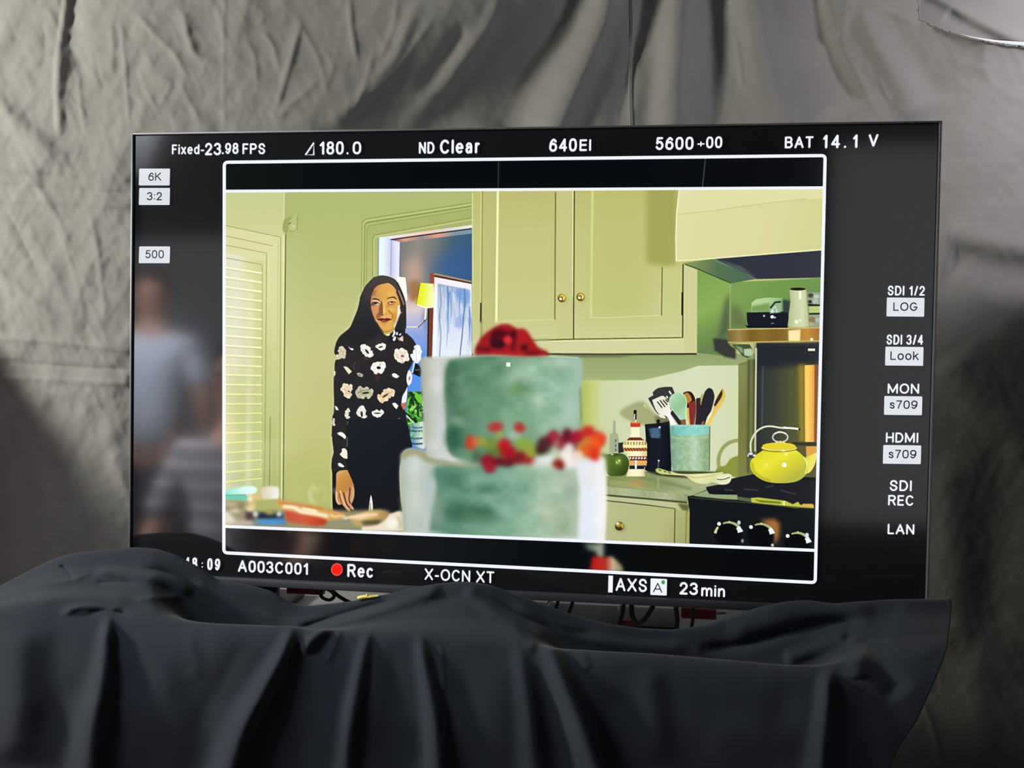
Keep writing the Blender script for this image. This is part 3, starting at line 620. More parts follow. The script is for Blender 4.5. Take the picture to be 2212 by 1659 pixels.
oval(1050, 1192, 195, 34, (120, 116, 24), KE, cL, soft=1); oval(1052, 1178, 200, 34, (222, 200, 44), KE, cL, soft=.8); oval(1050, 1158, 185, 38, (232, 212, 52), KE, cL, soft=.9)
line([(860, 1175), (950, 1205), (1150, 1206), (1250, 1185)], 2, (250, 240, 130), KE, cr=cL, soft=.8, sm=True)
oval(1110, 1370, 26, 26, (255, 255, 246), KE, cL, soft=1.2); oval(1130, 1250, 18, 16, (250, 246, 170), KE, cL, soft=1.2); oval(1100, 1210, 26, 9, (250, 246, 190), KE, cL, soft=1.2); oval(910, 1370, 18, 10, (246, 240, 140), KE, cL, soft=1.5)
t_ = np.linspace(-2.2, 4.1, 30)
line([(1065 + 84*math.sin(t), 1060 - 56*math.cos(t)) for t in t_], 3, (206, 212, 200), KE, cr=cL, soft=.8)
line([(1000, 1020), (1060, 1000), (1130, 1020)], 2.6, (252, 255, 250), KE, cr=cL, soft=.8, sm=True)
oval(1065, 1112, 14, 12, (246, 226, 110), KE, cL, soft=.9); line([(1010, 1130), (1040, 1105)], 3, (240, 226, 130), KE, cr=cL, soft=.8); line([(1120, 1130), (1090, 1105)], 3, (240, 226, 130), KE, cr=cL, soft=.8)
line([(738, 1240), (735, 1120), (785, 1015), (860, 955), (950, 937), (1080, 955), (1200, 958), (1290, 968)], 3.6, (226, 230, 200), KE, cr=cL, soft=.8, sm=True)
line([(785, 1060), (780, 1140), (792, 1215)], 2.4, (190, 196, 160), KE, cr=cL, soft=.8)
line([(1100, 950), (1210, 962), (1280, 970)], 3.6, (255, 255, 240), KE, cr=cL, soft=.8); oval(1280, 970, 12, 14, (30, 28, 24), KE, cL, soft=.8)
oval(742, 1262, 46, 34, (60, 66, 66), KE, cL, soft=.9); oval(735, 1245, 26, 14, (226, 232, 226), KE, cL, soft=.9); oval(775, 1265, 16, 12, (240, 246, 240), KE, cL, soft=.9); oval(705, 1265, 9, 16, (200, 206, 200), KE, cL, soft=.9)
# ---- the woman in the doorway
WH = WF = WB = WT2 = WHD = 'person'
halo = cE([(180, 160), (200, 280), (185, 340), (185, 450), (200, 600), (205, 680), (180, 780), (175, 900), (185, 1000), (185, 1350), (190, 1500), (300, 1500), (300, 160)])
fill(halo, (232, 232, 176), None, soft=3.2, a=.7)
fill([(1075, 200), (960, 300), (870, 420), (790, 560), (740, 720), (670, 960), (560, 1250), (420, 1370), (230, 1600), (500, 1600), (900, 500)], (226, 228, 172), None, cC, soft=3, a=.6)
BL = (34, 32, 34)
fill([(1060, 150), (1290, 135), (1340, 170), (1400, 230), (1450, 320), (1400, 390), (1395, 560), (1335, 690), (1300, 790), (1320, 900), (1290, 1000), (1240, 1110), (1225, 1200), (1280, 1300), (1300, 1420), (1345, 1600), (1345, 1680), (180, 1680), (190, 1500), (235, 1480), (205, 1400), (190, 1385), (215, 1320), (218, 1150), (214, 1000), (214, 800), (232, 760), (225, 640), (240, 545), (290, 520), (260, 400), (480, 150)], ('g', (770, 730), (800, 920), [(44, 40, 40), (36, 34, 36), (26, 28, 34)]), WB, cD, soft=.8)
# elbow of the far arm
fill([(1430, 590), (1470, 600), (1505, 640), (1530, 700), (1505, 790), (1440, 765), (1385, 735), (1400, 670)], (16, 20, 28), WB, cD, soft=1)
fill([(1385, 740), (1450, 770), (1530, 830), (1530, 1010), (1320, 1010), (1330, 900)], (88, 148, 236), HW, cD, soft=1.2)
line([(1430, 690), (1490, 680)], 1.6, (120, 124, 120), WB, cr=cD, soft=.8)
line([(1420, 560), (1405, 640), (1385, 730)], 3.4, (206, 222, 240), WB, cr=cD, soft=.8)
TR = [(195, 250), (205, 285), (190, 340), (190, 450), (206, 600), (211, 680), (186, 780), (180, 900), (192, 1000), (192, 1350), (198, 1500), (215, 1545), (330, 1575), (700, 1580), (1250, 1590), (1215, 1400), (1200, 1200), (1195, 950), (1215, 800), (1260, 650), (1390, 600), (1370, 500), (1340, 400), (1290, 250), (1270, 190), (900, 180), (450, 180)]
fill(TR, ('g', (760, 910), (780, 1100), [(20, 24, 32), (13, 19, 28), (16, 18, 24)]), WT2, cE, soft=.8)
fill([(190, 150), (205, 285), (190, 340), (190, 450), (206, 600), (211, 680), (186, 780), (180, 900), (186, 940), (260, 960), (350, 940), (425, 930), (415, 760), (410, 480), (400, 150)], (34, 32, 34), WB, cE, soft=.8)
for p in ([(425, 200), (418, 260)], [(415, 440), (412, 590)]): line([p[0], p[1]], 2.6, (72, 78, 84), WB, cr=cE, soft=.8)
line([(410, 760), (440, 960), (520, 1180)], 2, (8, 12, 18), WT2, cr=cE, soft=1)
# hair
fill([(1160, 165), (1240, 150), (1330, 155), (1440, 185), (1540, 235), (1600, 310), (1650, 410), (1705, 530), (1748, 670), (1770, 780), (1778, 1000), (1774, 1200), (1760, 1420), (1730, 1540), (1600, 1600), (1300, 1640), (900, 1720), (330, 1930), (300, 1910), (228, 1850), (225, 1760), (270, 1590), (340, 1470), (430, 1392), (520, 1320), (572, 1260), (622, 1150), (682, 1000), (722, 900), (748, 800), (782, 650), (822, 540), (892, 410), (980, 300), (1080, 210)],
     ('g', (800, 600), (770, 730), [(74, 64, 62), (62, 54, 54), (44, 44, 46), (34, 36, 40), (34, 34, 36)]), WH, cC, soft=.8)
fill([(1200, 1500), (1330, 1480), (1250, 1640), (900, 1700), (1050, 1560)], (72, 62, 60), WH, cC, soft=6, a=.6)
line([(1590, 300), (1700, 540), (1765, 790), (1775, 1300)], 2.4, (18, 16, 18), WH, cr=cC, soft=1, a=.8)
line([(1110, 175), (980, 300), (890, 410), (780, 650)], 1.8, (20, 20, 20), WH, cr=cC, soft=1, a=.8)
line([(480, 1380), (350, 1480), (260, 1620)], 1.6, (70, 70, 60), WH, cr=cC, soft=1, a=.6)
# printed flowers
CRM = (253, 248, 236)
FL = [
 ([(265, 525), (258, 480), (300, 440), (288, 390), (308, 340), (342, 332), (392, 390), (390, 450), (378, 508), (340, 498), (300, 515)], (222, 206, 176)),
 ([(430, 333), (462, 358), (500, 364), (506, 386), (475, 388), (450, 362)], (250, 246, 238)),
 ([(617, 320), (660, 304), (712, 330), (748, 352), (752, 395), (788, 425), (802, 470), (762, 495), (700, 482), (648, 432), (620, 380)], CRM),
 ([(838, 335), (880, 305), (950, 288), (990, 310), (978, 368), (920, 392), (880, 372)], CRM),
 ([(1118, 460), (1135, 380), (1200, 385), (1230, 362), (1300, 400), (1325, 460), (1337, 535), (1285, 545), (1240, 582), (1180, 560), (1130, 510)], (250, 235, 218)),
 ([(800, 590), (870, 568), (972, 572), (987, 625), (960, 690), (930, 732), (880, 718), (832, 742), (798, 690), (768, 660)], CRM),
 ([(358, 636), (412, 640), (485, 708), (440, 750), (410, 712)], (236, 228, 200)),
 ([(555, 738), (600, 728), (655, 755), (640, 792), (585, 778)], (182, 178, 158)),
 ([(1085, 745), (1130, 736), (1192, 780), (1150, 808), (1090, 780)], CRM),
 ([(360, 890), (410, 898), (430, 930), (482, 908), (487, 960), (465, 1000), (472, 1072), (440, 1112), (382, 1082), (352, 1010), (318, 972), (350, 928)], (242, 222, 190)),
 ([(540, 1010), (590, 938), (622, 960), (720, 948), (745, 985), (803, 990), (792, 1050), (750, 1102), (680, 1078), (640, 1108), (568, 1092), (545, 1045)], (196, 192, 160)),
 ([(868, 1080), (940, 1040), (980, 980), (1050, 962), (1122, 990), (1115, 1052), (1060, 1080), (1000, 1142), (918, 1172), (880, 1130)], (240, 214, 176)),
 ([(1086, 1188), (1130, 1175), (1180, 1220), (1150, 1272), (1118, 1240)], CRM),
 ([(228, 1218), (265, 1238), (288, 1286), (245, 1284)], CRM),
 ([(385, 1345), (392, 1300), (432, 1255), (452, 1290), (430, 1345), (448, 1400), (410, 1414), (382, 1372)], (232, 226, 204)),
 ([(553, 1330), (575, 1270), (610, 1228), (652, 1218), (692, 1290), (682, 1340), (706, 1390), (660, 1404), (640, 1335), (625, 1290), (612, 1340), (640, 1392), (580, 1370)], (240, 236, 228)),
 ([(783, 1318), (850, 1284), (880, 1302), (940, 1286), (962, 1320), (912, 1378), (860, 1392), (800, 1362)], CRM),
 ([(205, 690), (240, 708), (242, 750), (214, 778)], (222, 216, 190)),
 ([(1370, 480), (1420, 400), (1440, 320), (1482, 316), (1520, 400), (1505, 540), (1455, 582), (1405, 540)], (250, 252, 255)),
 ([(1300, 830), (1318, 720), (1345, 690), (1385, 770), (1368, 880), (1325, 914)], (250, 244, 250)),
 ([(1232, 1180), (1240, 1080), (1285, 1000), (1312, 945), (1304, 1100), (1285, 1180)], (248, 246, 252)),
 ([(1214, 1195), (1290, 1165), (1292, 1240), (1252, 1282)], (206, 110, 92)),
]
for p, c in FL:
    fill(p, c, WB, cD, soft=.8, sm=len(p) > 5)
    if len(p) > 6:                              # scalloped petal edges
        q = np.array(p, float); ce = q.mean(0); rm = np.linalg.norm(q - ce, axis=1).mean(); v = q[::1]
        for k, (x_, y_) in enumerate(v):
            d_ = np.array([x_, y_]) - ce; e_ = ce + d_*.84; oval(e_[0], e_[1], rm*.30, rm*.22, tuple(min(255, t + (8 if k % 2 else -6)) for t in c), WB, cD, soft=.7, ang=math.atan2(d_[1], d_[0]) + 1.57)
        for k, (x_, y_) in enumerate(v[::2]):
            line([tuple(ce + (np.array([x_, y_]) - ce)*.35), tuple(ce + (np.array([x_, y_]) - ce)*.8)], 1.0, tuple(t*.78 for t in c), WB, cr=cD, soft=.7, a=.6)
for p, c in (([(265, 385), (310, 368), (352, 380), (396, 430), (380, 476), (340, 440), (290, 412)], CRM), ([(300, 700), (332, 665), (335, 620), (375, 612), (412, 650), (418, 765), (360, 756)], (248, 236, 216)), ([(275, 838), (312, 830), (372, 878), (355, 897), (292, 878)], CRM), ([(204, 160), (230, 168), (226, 240), (242, 262), (216, 278), (198, 268)], (226, 220, 200))): fill(p, c, WB, cE, soft=.8)
for x, y, rx, ry, an, c in ((710, 410, 44, 16, .9, (40, 30, 28)), (915, 342, 36, 11, -.25, (40, 36, 34)), (1240, 478, 26, 20, 0, (150, 104, 110)), (885, 652, 32, 22, .1, (34, 18, 20)), (440, 1005, 24, 9, .6, (60, 40, 26)), (690, 1028, 54, 15, -.1, (36, 34, 26)), (985, 1068, 56, 13, -.6, (40, 26, 18)), (632, 1345, 16, 46, -.1, (30, 28, 30)), (865, 1332, 52, 10, 0, (30, 30, 30)), (1345, 810, 12, 34, .2, (160, 120, 130)), (600, 760, 20, 9, .3, (110, 106, 92))):
    oval(x, y, rx, ry, c, WB, cD, soft=.9, ang=an)
for p, c in (([(1130, 430), (1180, 500), (1250, 530)], (214, 186, 166)), ([(300, 400), (340, 410), (370, 470)], (170, 150, 116)), ([(380, 960), (400, 1020), (440, 1050)], (190, 160, 120)), ([(560, 1040), (640, 1000), (740, 980)], (110, 108, 84)), ([(610, 960), (620, 1020), (660, 1060)], (140, 136, 110)), ([(900, 1090), (960, 1060), (1060, 1020)], (196, 160, 116)), ([(640, 370), (660, 420), (720, 470)], (200, 186, 160)), ([(1430, 380), (1450, 460), (1440, 560)], (206, 212, 226)), ([(1260, 1050), (1270, 1120)], (200, 206, 220)), ([(910, 590), (900, 620)], (90, 80, 76)), ([(1200, 390), (1220, 430), (1300, 440)], (226, 206, 190))):
    line(p, 1.5, c, WB, cr=cD, soft=.8, sm=True, a=.8)
fill([(820, 750), (900, 745), (890, 820), (850, 862), (835, 810)], (92, 34, 42), WB, cD, soft=1.5, a=.85); fill([(640, 485), (760, 510), (700, 540)], (96, 62, 52), WB, cD, soft=2, a=.7); fill([(1230, 570), (1270, 575), (1250, 610)], (120, 84, 80), WB, cD, soft=1.5, a=.7)
line([(540, 570), (510, 620), (535, 690)], 2, (84, 80, 80), WB, cr=cD, soft=1.2, a=.7); fill([(1165, 1415), (1195, 1390), (1210, 1415)], (90, 96, 100), WB, cD, soft=.8)
# face
FB = ('g', (806, 650), (866, 655), [(206, 146, 90), (224, 168, 84), (230, 176, 88), (222, 166, 78)])
fill([(1100, 430), (1180, 365), (1290, 332), (1400, 318), (1470, 360), (1540, 430), (1600, 540), (1640, 660), (1662, 760), (1655, 880), (1640, 1000), (1600, 1130), (1545, 1230), (1535, 1310), (1500, 1370), (1440, 1430), (1390, 1462), (1320, 1440), (1270, 1390), (1180, 1250), (1110, 1130), (1060, 1000), (1020, 850), (1012, 720), (1035, 600), (1070, 500)], FB, WF, cC, soft=.8, sm=True)
F = dict(who=WF, cr=cN)
fill([(330, 180), (480, 60), (420, 240), (340, 330), (300, 400)], (150, 104, 60), soft=3, a=.6, **F)
oval(700, 110, 200, 90, (228, 170, 76), soft=4, a=.7, **F); oval(880, 210, 120, 60, (240, 192, 110), soft=4, a=.7, **F)
fill([(285, 580), (400, 560), (530, 580), (540, 720), (470, 820), (400, 860), (340, 760)], (210, 144, 98), soft=2.5, a=.85, **F)
fill([(380, 560), (500, 580), (510, 700), (430, 800)], (226, 160, 110), soft=3, a=.7, **F)
fill([(560, 520), (625, 480), (640, 700), (625, 790), (655, 845), (570, 860), (470, 850), (440, 880), (480, 800), (530, 740), (530, 640)], (138, 84, 54), soft=1.6, a=.95, **F)
line([(600, 420), (625, 520), (640, 700), (620, 800)], 2.6, (104, 58, 30), soft=1, **F)
fill([(430, 860), (560, 850), (640, 860), (560, 930), (460, 960)], (152, 100, 66), soft=2, a=.9, **F)
fill([(640, 440), (720, 400), (740, 600), (780, 760), (700, 790), (650, 740)], (238, 190, 102), soft=2, a=.8, **F)
line([(670, 640), (690, 780)], 2.4, (248, 210, 140), soft=1.2, a=.8, **F)
oval(640, 832, 28, 14, (96, 52, 18), soft=1, **F); oval(760, 806, 24, 12, (176, 112, 44), soft=1.2, **F)
fill([(740, 540), (820, 500), (1000, 520), (980, 580), (860, 590), (760, 640)], (206, 148, 66), soft=2, a=.8, **F)
fill([(820, 620), (980, 640), (960, 700), (850, 690)], (240, 190, 110), soft=3, a=.7, **F)
line([(805, 700), (880, 770), (945, 850), (925, 960)], 3.4, (190, 122, 40), soft=1.4, sm=True, **F)
fill([(940, 800), (1060, 760), (1060, 960), (960, 1100), (930, 960)], (206, 146, 56), soft=3, a=.8, **F)
fill([(620, 870), (760, 840), (880, 880), (890, 930), (760, 925), (660, 925), (560, 935)], (232, 180, 116), soft=1.5, a=.9, **F)
# brows and eyes
fill([(335, 345), (400, 335), (480, 350), (540, 375), (572, 425), (540, 415), (470, 385), (380, 378), (340, 372)], (66, 36, 18), soft=1, **F)
fill([(755, 358), (810, 318), (900, 292), (985, 288), (1035, 320), (1082, 385), (1020, 350), (950, 322), (860, 335), (790, 352)], (74, 38, 14), soft=1, **F)
fill([(330, 265), (420, 285), (350, 335), (315, 340)], (200, 160, 130), soft=1.5, a=.8, **F)
fill([(335, 398), (430, 385), (520, 408), (572, 450), (560, 475), (480, 440), (400, 430), (340, 428)], (230, 206, 178), soft=1.2, a=.95, **F)
fill([(300, 470), (360, 455), (480, 450), (545, 490), (560, 530), (480, 545), (360, 560), (300, 540)], (110, 76, 56), soft=1.4, **F)
fill([(470, 490), (540, 485), (552, 530), (480, 555), (400, 545), (380, 520), (420, 505)], (206, 178, 160), soft=1, **F)
fill([(340, 470), (400, 450), (470, 450), (535, 490), (470, 475), (400, 478)], (50, 34, 22), soft=.9, **F)
oval(430, 495, 40, 26, (56, 46, 24), soft=.9, **F); oval(485, 520, 16, 12, (240, 226, 214), soft=.9, **F)
fill([(780, 400), (960, 345), (1050, 400), (1040, 440), (940, 420), (820, 440)], (232, 186, 122), soft=1.6, a=.8, **F)
fill([(795, 480), (830, 440), (900, 425), (970, 432), (1050, 468), (980, 480), (950, 470), (870, 458), (830, 480), (830, 515), (805, 510)], (84, 40, 16), soft=1, **F)
fill([(825, 490), (850, 455), (920, 452), (1000, 472), (960, 492), (880, 505)], (222, 184, 160), soft=.9, **F)
oval(918, 464, 34, 18, (64, 30, 14), soft=.9, **F); oval(868, 480, 18, 12, (246, 222, 206), soft=.9, **F)
line([(815, 505), (880, 525), (990, 500)], 2, (176, 108, 50), soft=1, **F)
# mouth, rim light, chin, neck
fill([(478, 968), (560, 938), (650, 930), (700, 946), (760, 928), (840, 934), (912, 970), (850, 990), (760, 990), (690, 985), (600, 992), (540, 1000)], (112, 42, 24), soft=1, **F)
fill([(545, 985), (620, 992), (700, 985), (780, 990), (860, 985), (800, 1030), (740, 1055), (670, 1066), (600, 1036)], (156, 76, 50), soft=1, **F)
line([(480, 968), (590, 985), (700, 978), (800, 986), (910, 972)], 1.8, (72, 22, 12), soft=.9, sm=True, **F)
oval(660, 1005, 40, 14, (196, 120, 92), soft=1.2, a=.8, **F)
fill([(600, 1080), (780, 1060), (760, 1120), (640, 1120)], (206, 142, 72), soft=2, a=.7, **F)
fill([(1095, 560), (1160, 545), (1176, 650), (1165, 830), (1120, 990), (1040, 1150), (985, 1240), (1000, 1120), (1060, 960), (1085, 780)], (253, 236, 220), soft=1, **F)
fill([(385, 905), (425, 960), (480, 1010), (490, 1060), (445, 1050), (400, 985)], (246, 218, 196), soft=1, **F)
fill([(490, 1060), (560, 1100), (620, 1250), (580, 1240), (520, 1140)], (230, 180, 120), soft=1.2, a=.8, **F)
line([(560, 1200), (650, 1310), (740, 1335), (900, 1290), (985, 1210)], 2.6, (176, 122, 52), soft=1.2, a=.8, sm=True, **F)
oval(720, 1200, 90, 50, (232, 178, 94), soft=3, a=.7, **F)
fill([(640, 1320), (760, 1350), (900, 1300), (980, 1210), (980, 1300), (880, 1400), (800, 1430), (700, 1400)], (206, 170, 96), soft=1.2, a=.8, **F)
line([(300, 520), (290, 640), (360, 880), (480, 1080), (600, 1270), (680, 1380)], 2, (80, 50, 30), WH, cr=cN, soft=1, sm=True)
line([(1060, 120), (1130, 300), (1190, 500), (1180, 660)], 3.6, (74, 36, 28), WH, cr=cN, soft=1.4, sm=True)
line([(1115, 100), (1180, 260), (1240, 400), (1285, 530)], 3, (160, 150, 130), WH, cr=cN, soft=1.2, sm=True, a=.8)
oval(1190, 765, 22, 26, (220, 166, 150), WF, cN, soft=1.2); fill([(1165, 800), (1220, 800), (1180, 1000), (1040, 1180), (1020, 1240), (1060, 1060)], (50, 38, 36), WH, cN, soft=1.5, a=.8)
# neck bow of the blouse
fill([(745, 1420), (800, 1400), (862, 1398), (850, 1445), (770, 1455)], (250, 240, 200), WB, cN, soft=.9)
fill([(870, 1410), (980, 1320), (1010, 1290), (1220, 1370), (1280, 1640), (880, 1640)], (24, 22, 24), WB, cN, soft=1)
for p, c in (([(975, 1285), (1012, 1300), (1022, 1380), (1000, 1430), (945, 1505), (928, 1470), (960, 1380)], (246, 246, 246)), ([(990, 1480), (1030, 1475), (1042, 1520), (1010, 1600), (965, 1615), (948, 1570)], (250, 250, 252)), ([(1055, 1345), (1105, 1345), (1095, 1420), (1065, 1445), (1040, 1400)], (206, 216, 214)), ([(1130, 1430), (1160, 1395), (1205, 1380), (1190, 1425), (1150, 1455)], (240, 240, 240)), ([(1120, 1545), (1180, 1500), (1250, 1450), (1262, 1560), (1255, 1625), (1180, 1600)], (236, 202, 196)), ([(1080, 1500), (1120, 1500), (1130, 1560), (1200, 1620), (1120, 1600)], (130, 130, 112))): fill(p, c, WB, cN, soft=.9)
fill([(1250, 1470), (1280, 1480), (1275, 1620), (1258, 1620)], (150, 60, 60), WB, cN, soft=1.5, a=.7)
# hand
fill([(256, 985), (300, 950), (360, 938), (420, 938), (452, 1010), (490, 1095), (516, 1180), (522, 1290), (508, 1380), (472, 1450), (500, 1485), (520, 1520), (490, 1532), (455, 1500), (462, 1556), (425, 1548), (365, 1480), (332, 1440), (306, 1455), (278, 1450), (246, 1400), (234, 1300), (246, 1200), (250, 1080)], ('g', (725, 1020), (765, 1060), [(226, 176, 120), (206, 146, 74), (192, 130, 60), (206, 150, 100)]), WHD, cE, soft=.8)
H_ = dict(who=WHD, cr=cE, soft=.9)
oval(350, 1130, 60, 90, (204, 142, 64), a=.7, who=WHD, cr=cE, soft=5)
line([(310, 1240), (335, 1340), (385, 1460), (450, 1545)], 3.6, (236, 190, 150), sm=True, w1=2.4, **H_)
line([(258, 1260), (262, 1380), (290, 1445)], 3.4, (232, 196, 166), sm=True, **H_)
line([(400, 1260), (420, 1370), (470, 1470), (508, 1524)], 3, (222, 166, 120), sm=True, w1=2, **H_)
line([(495, 1190), (505, 1290), (480, 1400)], 3, (224, 170, 130), sm=True, **H_)
line([(305, 1280), (315, 1370), (335, 1440)], 1.6, (110, 64, 40), **H_)
line([(360, 1270), (375, 1340), (410, 1450), (455, 1500)], 2.6, (76, 40, 28), sm=True, **H_)
line([(455, 1200), (452, 1300), (440, 1370), (462, 1440)], 2.6, (84, 44, 30), sm=True, **H_)
fill([(765, 1310), (778, 1330), (796, 1440), (798, 1590), (732, 1590), (745, 1440)], (240, 236, 226), 'candle', cE, soft=1)
line([(760, 1430), (758, 1590)], 1.6, (120, 100, 80), 'candle', cr=cE, soft=.9)
# ---- blurred food on the near table
TF = 'table_food'
for t0, t1, w, a in ((2.0, 4.4, 9, .55), (-1.2, .8, 4, .35)):
    line([(1140 + 90*math.cos(t), 470 + 110*math.sin(t)) for t in np.linspace(t0, t1, 10)], w, (222, 222, 170), 'wine_glass', cr=cF, soft=3, a=a)
oval(1330, 420, 26, 36, (186, 190, 160), 'wine_glass', cF, soft=3, a=.5); oval(1130, 420, 34, 26, (220, 222, 170), 'wine_glass', cF, soft=3, a=.4)
fill([(60, 540), (700, 540), (900, 560), (1250, 640), (1900, 640), (2000, 700), (2060, 660), (2120, 670), (2120, 900), (60, 900)], (150, 140, 100), TF, cF, soft=3)
fill([(60, 545), (280, 550), (290, 620), (180, 700), (60, 760)], (120, 106, 70), TF, cF, soft=4); oval(140, 575, 110, 26, (206, 190, 146), TF, cF, soft=4); oval(200, 650, 66, 26, (236, 226, 190), TF, cF, soft=4)
fill([(60, 650), (120, 640), (240, 800), (60, 810)], (226, 216, 200), TF, cF, soft=4)
fill([(320, 630), (430, 640), (430, 780), (320, 780)], (72, 50, 54), TF, cF, soft=3); fill([(200, 760), (420, 760), (420, 820), (200, 820)], (196, 186, 170), TF, cF, soft=4)
line([(350, 500), (450, 500), (560, 550)], 12, (232, 196, 130), TF, cr=cF, soft=3); oval(400, 590, 70, 60, (222, 196, 130), TF, cF, soft=4); oval(370, 630, 60, 24, (240, 222, 176), TF, cF, soft=3)
TS = 'teal_spatula'
fill([(60, 425), (180, 400), (310, 372), (400, 370), (450, 400), (440, 435), (380, 462), (280, 468), (60, 478)], ('g', (483, 0), (555, 0), [(120, 222, 200), (170, 240, 226), (222, 255, 250), (236, 255, 252)]), TS, cF, soft=2)
fill([(60, 478), (200, 475), (330, 475), (345, 505), (320, 535), (180, 520), (60, 525)], (96, 204, 178), TS, cF, soft=2); line([(60, 476), (320, 470)], 2.4, (50, 120, 100), TS, cr=cF, soft=1.5, a=.6)
oval(368, 515, 30, 34, (240, 236, 200), TF, cF, soft=2.5)
JR = 'sauce_jar'
fill([(440, 560), (520, 520), (700, 520), (745, 580), (750, 740), (430, 740)], (176, 178, 108), JR, cF, soft=3)
fill([(440, 660), (560, 670), (700, 660), (755, 680), (750, 760), (440, 755)], (26, 36, 56), JR, cF, soft=3); fill([(540, 640), (660, 640), (640, 690), (560, 695)], (160, 160, 90), JR, cF, soft=3)
fill([(415, 740), (560, 745), (775, 735), (775, 812), (415, 808)], ('g', (550, 0), (615, 0), [(110, 140, 160), (70, 150, 220), (60, 150, 226), (90, 130, 190)]), JR, cF, soft=3)
oval(432, 685, 32, 34, (206, 210, 196), JR, cF, soft=2.5); oval(700, 685, 32, 34, (206, 214, 206), JR, cF, soft=2.5)
fill([(498, 400), (520, 375), (600, 368), (680, 378), (698, 400), (698, 490), (670, 515), (520, 515), (496, 480)], ('g', (565, 1055), (600, 1070), [(216, 204, 176), (236, 228, 210), (246, 244, 236)]), JR, cF, soft=2); oval(560, 490, 50, 18, (206, 204, 150), JR, cF, soft=3, a=.6)
RD = 'red_dish'
fill([(765, 640), (900, 640), (1100, 680), (1240, 720), (1300, 790), (1120, 822), (960, 800), (790, 768)], ('g', (620, 1110), (700, 1140), [(196, 74, 40), (206, 84, 50), (186, 56, 36)]), RD, cF, soft=2.5)
fill([(680, 530), (780, 535), (900, 560), (1100, 595), (1250, 640), (1400, 670), (1450, 720), (1440, 790), (1300, 780), (1180, 730), (1000, 690), (850, 660), (740, 630), (690, 590)], (222, 164, 92), TF, cF, soft=2.5)
line([(740, 600), (860, 610), (960, 660), (1100, 680), (1260, 710)], 8, (255, 240, 206), TF, cr=cF, soft=2.2); line([(960, 625), (1060, 640), (1130, 660)], 6, (255, 246, 214), TF, cr=cF, soft=2)
line([(700, 560), (900, 580), (1200, 630)], 3, (196, 120, 44), TF, cr=cF, soft=2); line([(1280, 690), (1340, 720), (1400, 700)], 4, (250, 226, 160), TF, cr=cF, soft=2); oval(1430, 720, 22, 24, (246, 232, 190), TF, cF, soft=2.5); oval(1320, 790, 70, 30, (206, 176, 110), TF, cF, soft=3)
fill([(1240, 770), (1500, 740), (1700, 820), (1640, 870), (1240, 840)], (146, 146, 116), TF, cF, soft=3)
fill([(1490, 730), (1600, 690), (1720, 655), (1850, 640), (1960, 690), (1900, 750), (1700, 760), (1560, 760)], ('g', (760, 0), (835, 0), [(236, 200, 140), (240, 206, 150), (206, 170, 106), (170, 140, 80)]), TF, cF, soft=2.2)
line([(1440, 740), (1520, 720), (1700, 700), (1820, 690)], 5, (250, 226, 186), TF, cr=cF, soft=2); fill([(1500, 750), (1640, 780), (1660, 830), (1560, 810)], (206, 170, 100), TF, cF, soft=2.5); fill([(1640, 770), (1860, 750), (1840, 800), (1660, 810)], (84, 72, 34), TF, cF, soft=3)
fill([(1640, 830), (1800, 815), (1900, 760), (1960, 690), (2060, 655), (2122, 668), (2124, 880), (1640, 880)], (238, 226, 202), TF, cF, soft=2)
oval(1985, 790, 66, 60, (252, 246, 232), TF, cF, soft=3); line([(2050, 720), (2080, 800), (2060, 860)], 4, (196, 180, 140), TF, cr=cF, soft=2.5)
# ---- cake
CT = 'cake'
fill([(60, 600), (66, 420), (80, 350), (150, 310), (300, 330), (500, 400), (1900, 400), (1990, 375), (2020, 400), (2034, 480), (2038, 800), (2022, 1200), (2010, 1400), (100, 1400), (95, 1060)], ('g', (864, 0), (1308, 0), [(176, 186, 172), (196, 206, 196), (186, 198, 190), (104, 150, 126), (96, 146, 118), (110, 156, 132), (122, 166, 140), (142, 176, 148), (162, 188, 160), (196, 206, 190), (238, 238, 236), (226, 236, 250), (246, 242, 236)]), CT, cH, soft=2.6)
fill([(66, 420), (90, 340), (160, 305), (310, 330), (420, 400), (830, 440), (840, 480), (600, 480), (330, 440), (200, 370)], ('g', (870, 975), (1040, 1005), [(160, 156, 116), (166, 166, 134), (176, 180, 150)]), CT, cH, soft=3)
fill([(62, 760), (95, 760), (110, 1120), (90, 1120)], (150, 160, 140), CT, cH, soft=4, a=.5)
fill([(265, 455), (285, 428), (520, 420), (900, 405), (1500, 410), (1840, 425), (1885, 465), (1872, 700), (1850, 850), (1845, 1200), (1720, 1440), (900, 1500), (330, 1410), (300, 1200), (288, 900), (275, 650)], ('g', (912, 0), (1258, 0), [(176, 178, 160), (206, 210, 204), (206, 210, 204), (130, 158, 134), (84, 130, 102), (96, 142, 112), (112, 156, 124), (120, 164, 128), (132, 172, 140), (150, 186, 160), (160, 192, 170)]), CT, cG, soft=2.4)
fill([(560, 450), (900, 436), (1855, 452), (1850, 900), (1842, 1200), (1700, 1435), (900, 1480), (700, 1440), (560, 1380), (530, 1150), (512, 900), (508, 700), (525, 560)], ('g', (960, 0), (1250, 0), [(78, 122, 96), (92, 138, 108), (104, 150, 118), (116, 160, 126), (132, 172, 140), (148, 184, 158), (160, 192, 170)]), CT, cG, soft=3.2)
fill([(395, 480), (1000, 505), (1750, 480), (1775, 700), (1765, 1165), (1000, 1130), (340, 1095), (390, 820), (410, 650)], ('g', (940, 0), (1250, 0), [(92, 138, 116), (92, 142, 116), (108, 156, 132), (126, 168, 144), (148, 182, 154), (164, 188, 160), (176, 194, 172)]), CT, cH, soft=4)
cm_ = mask_of(CT)
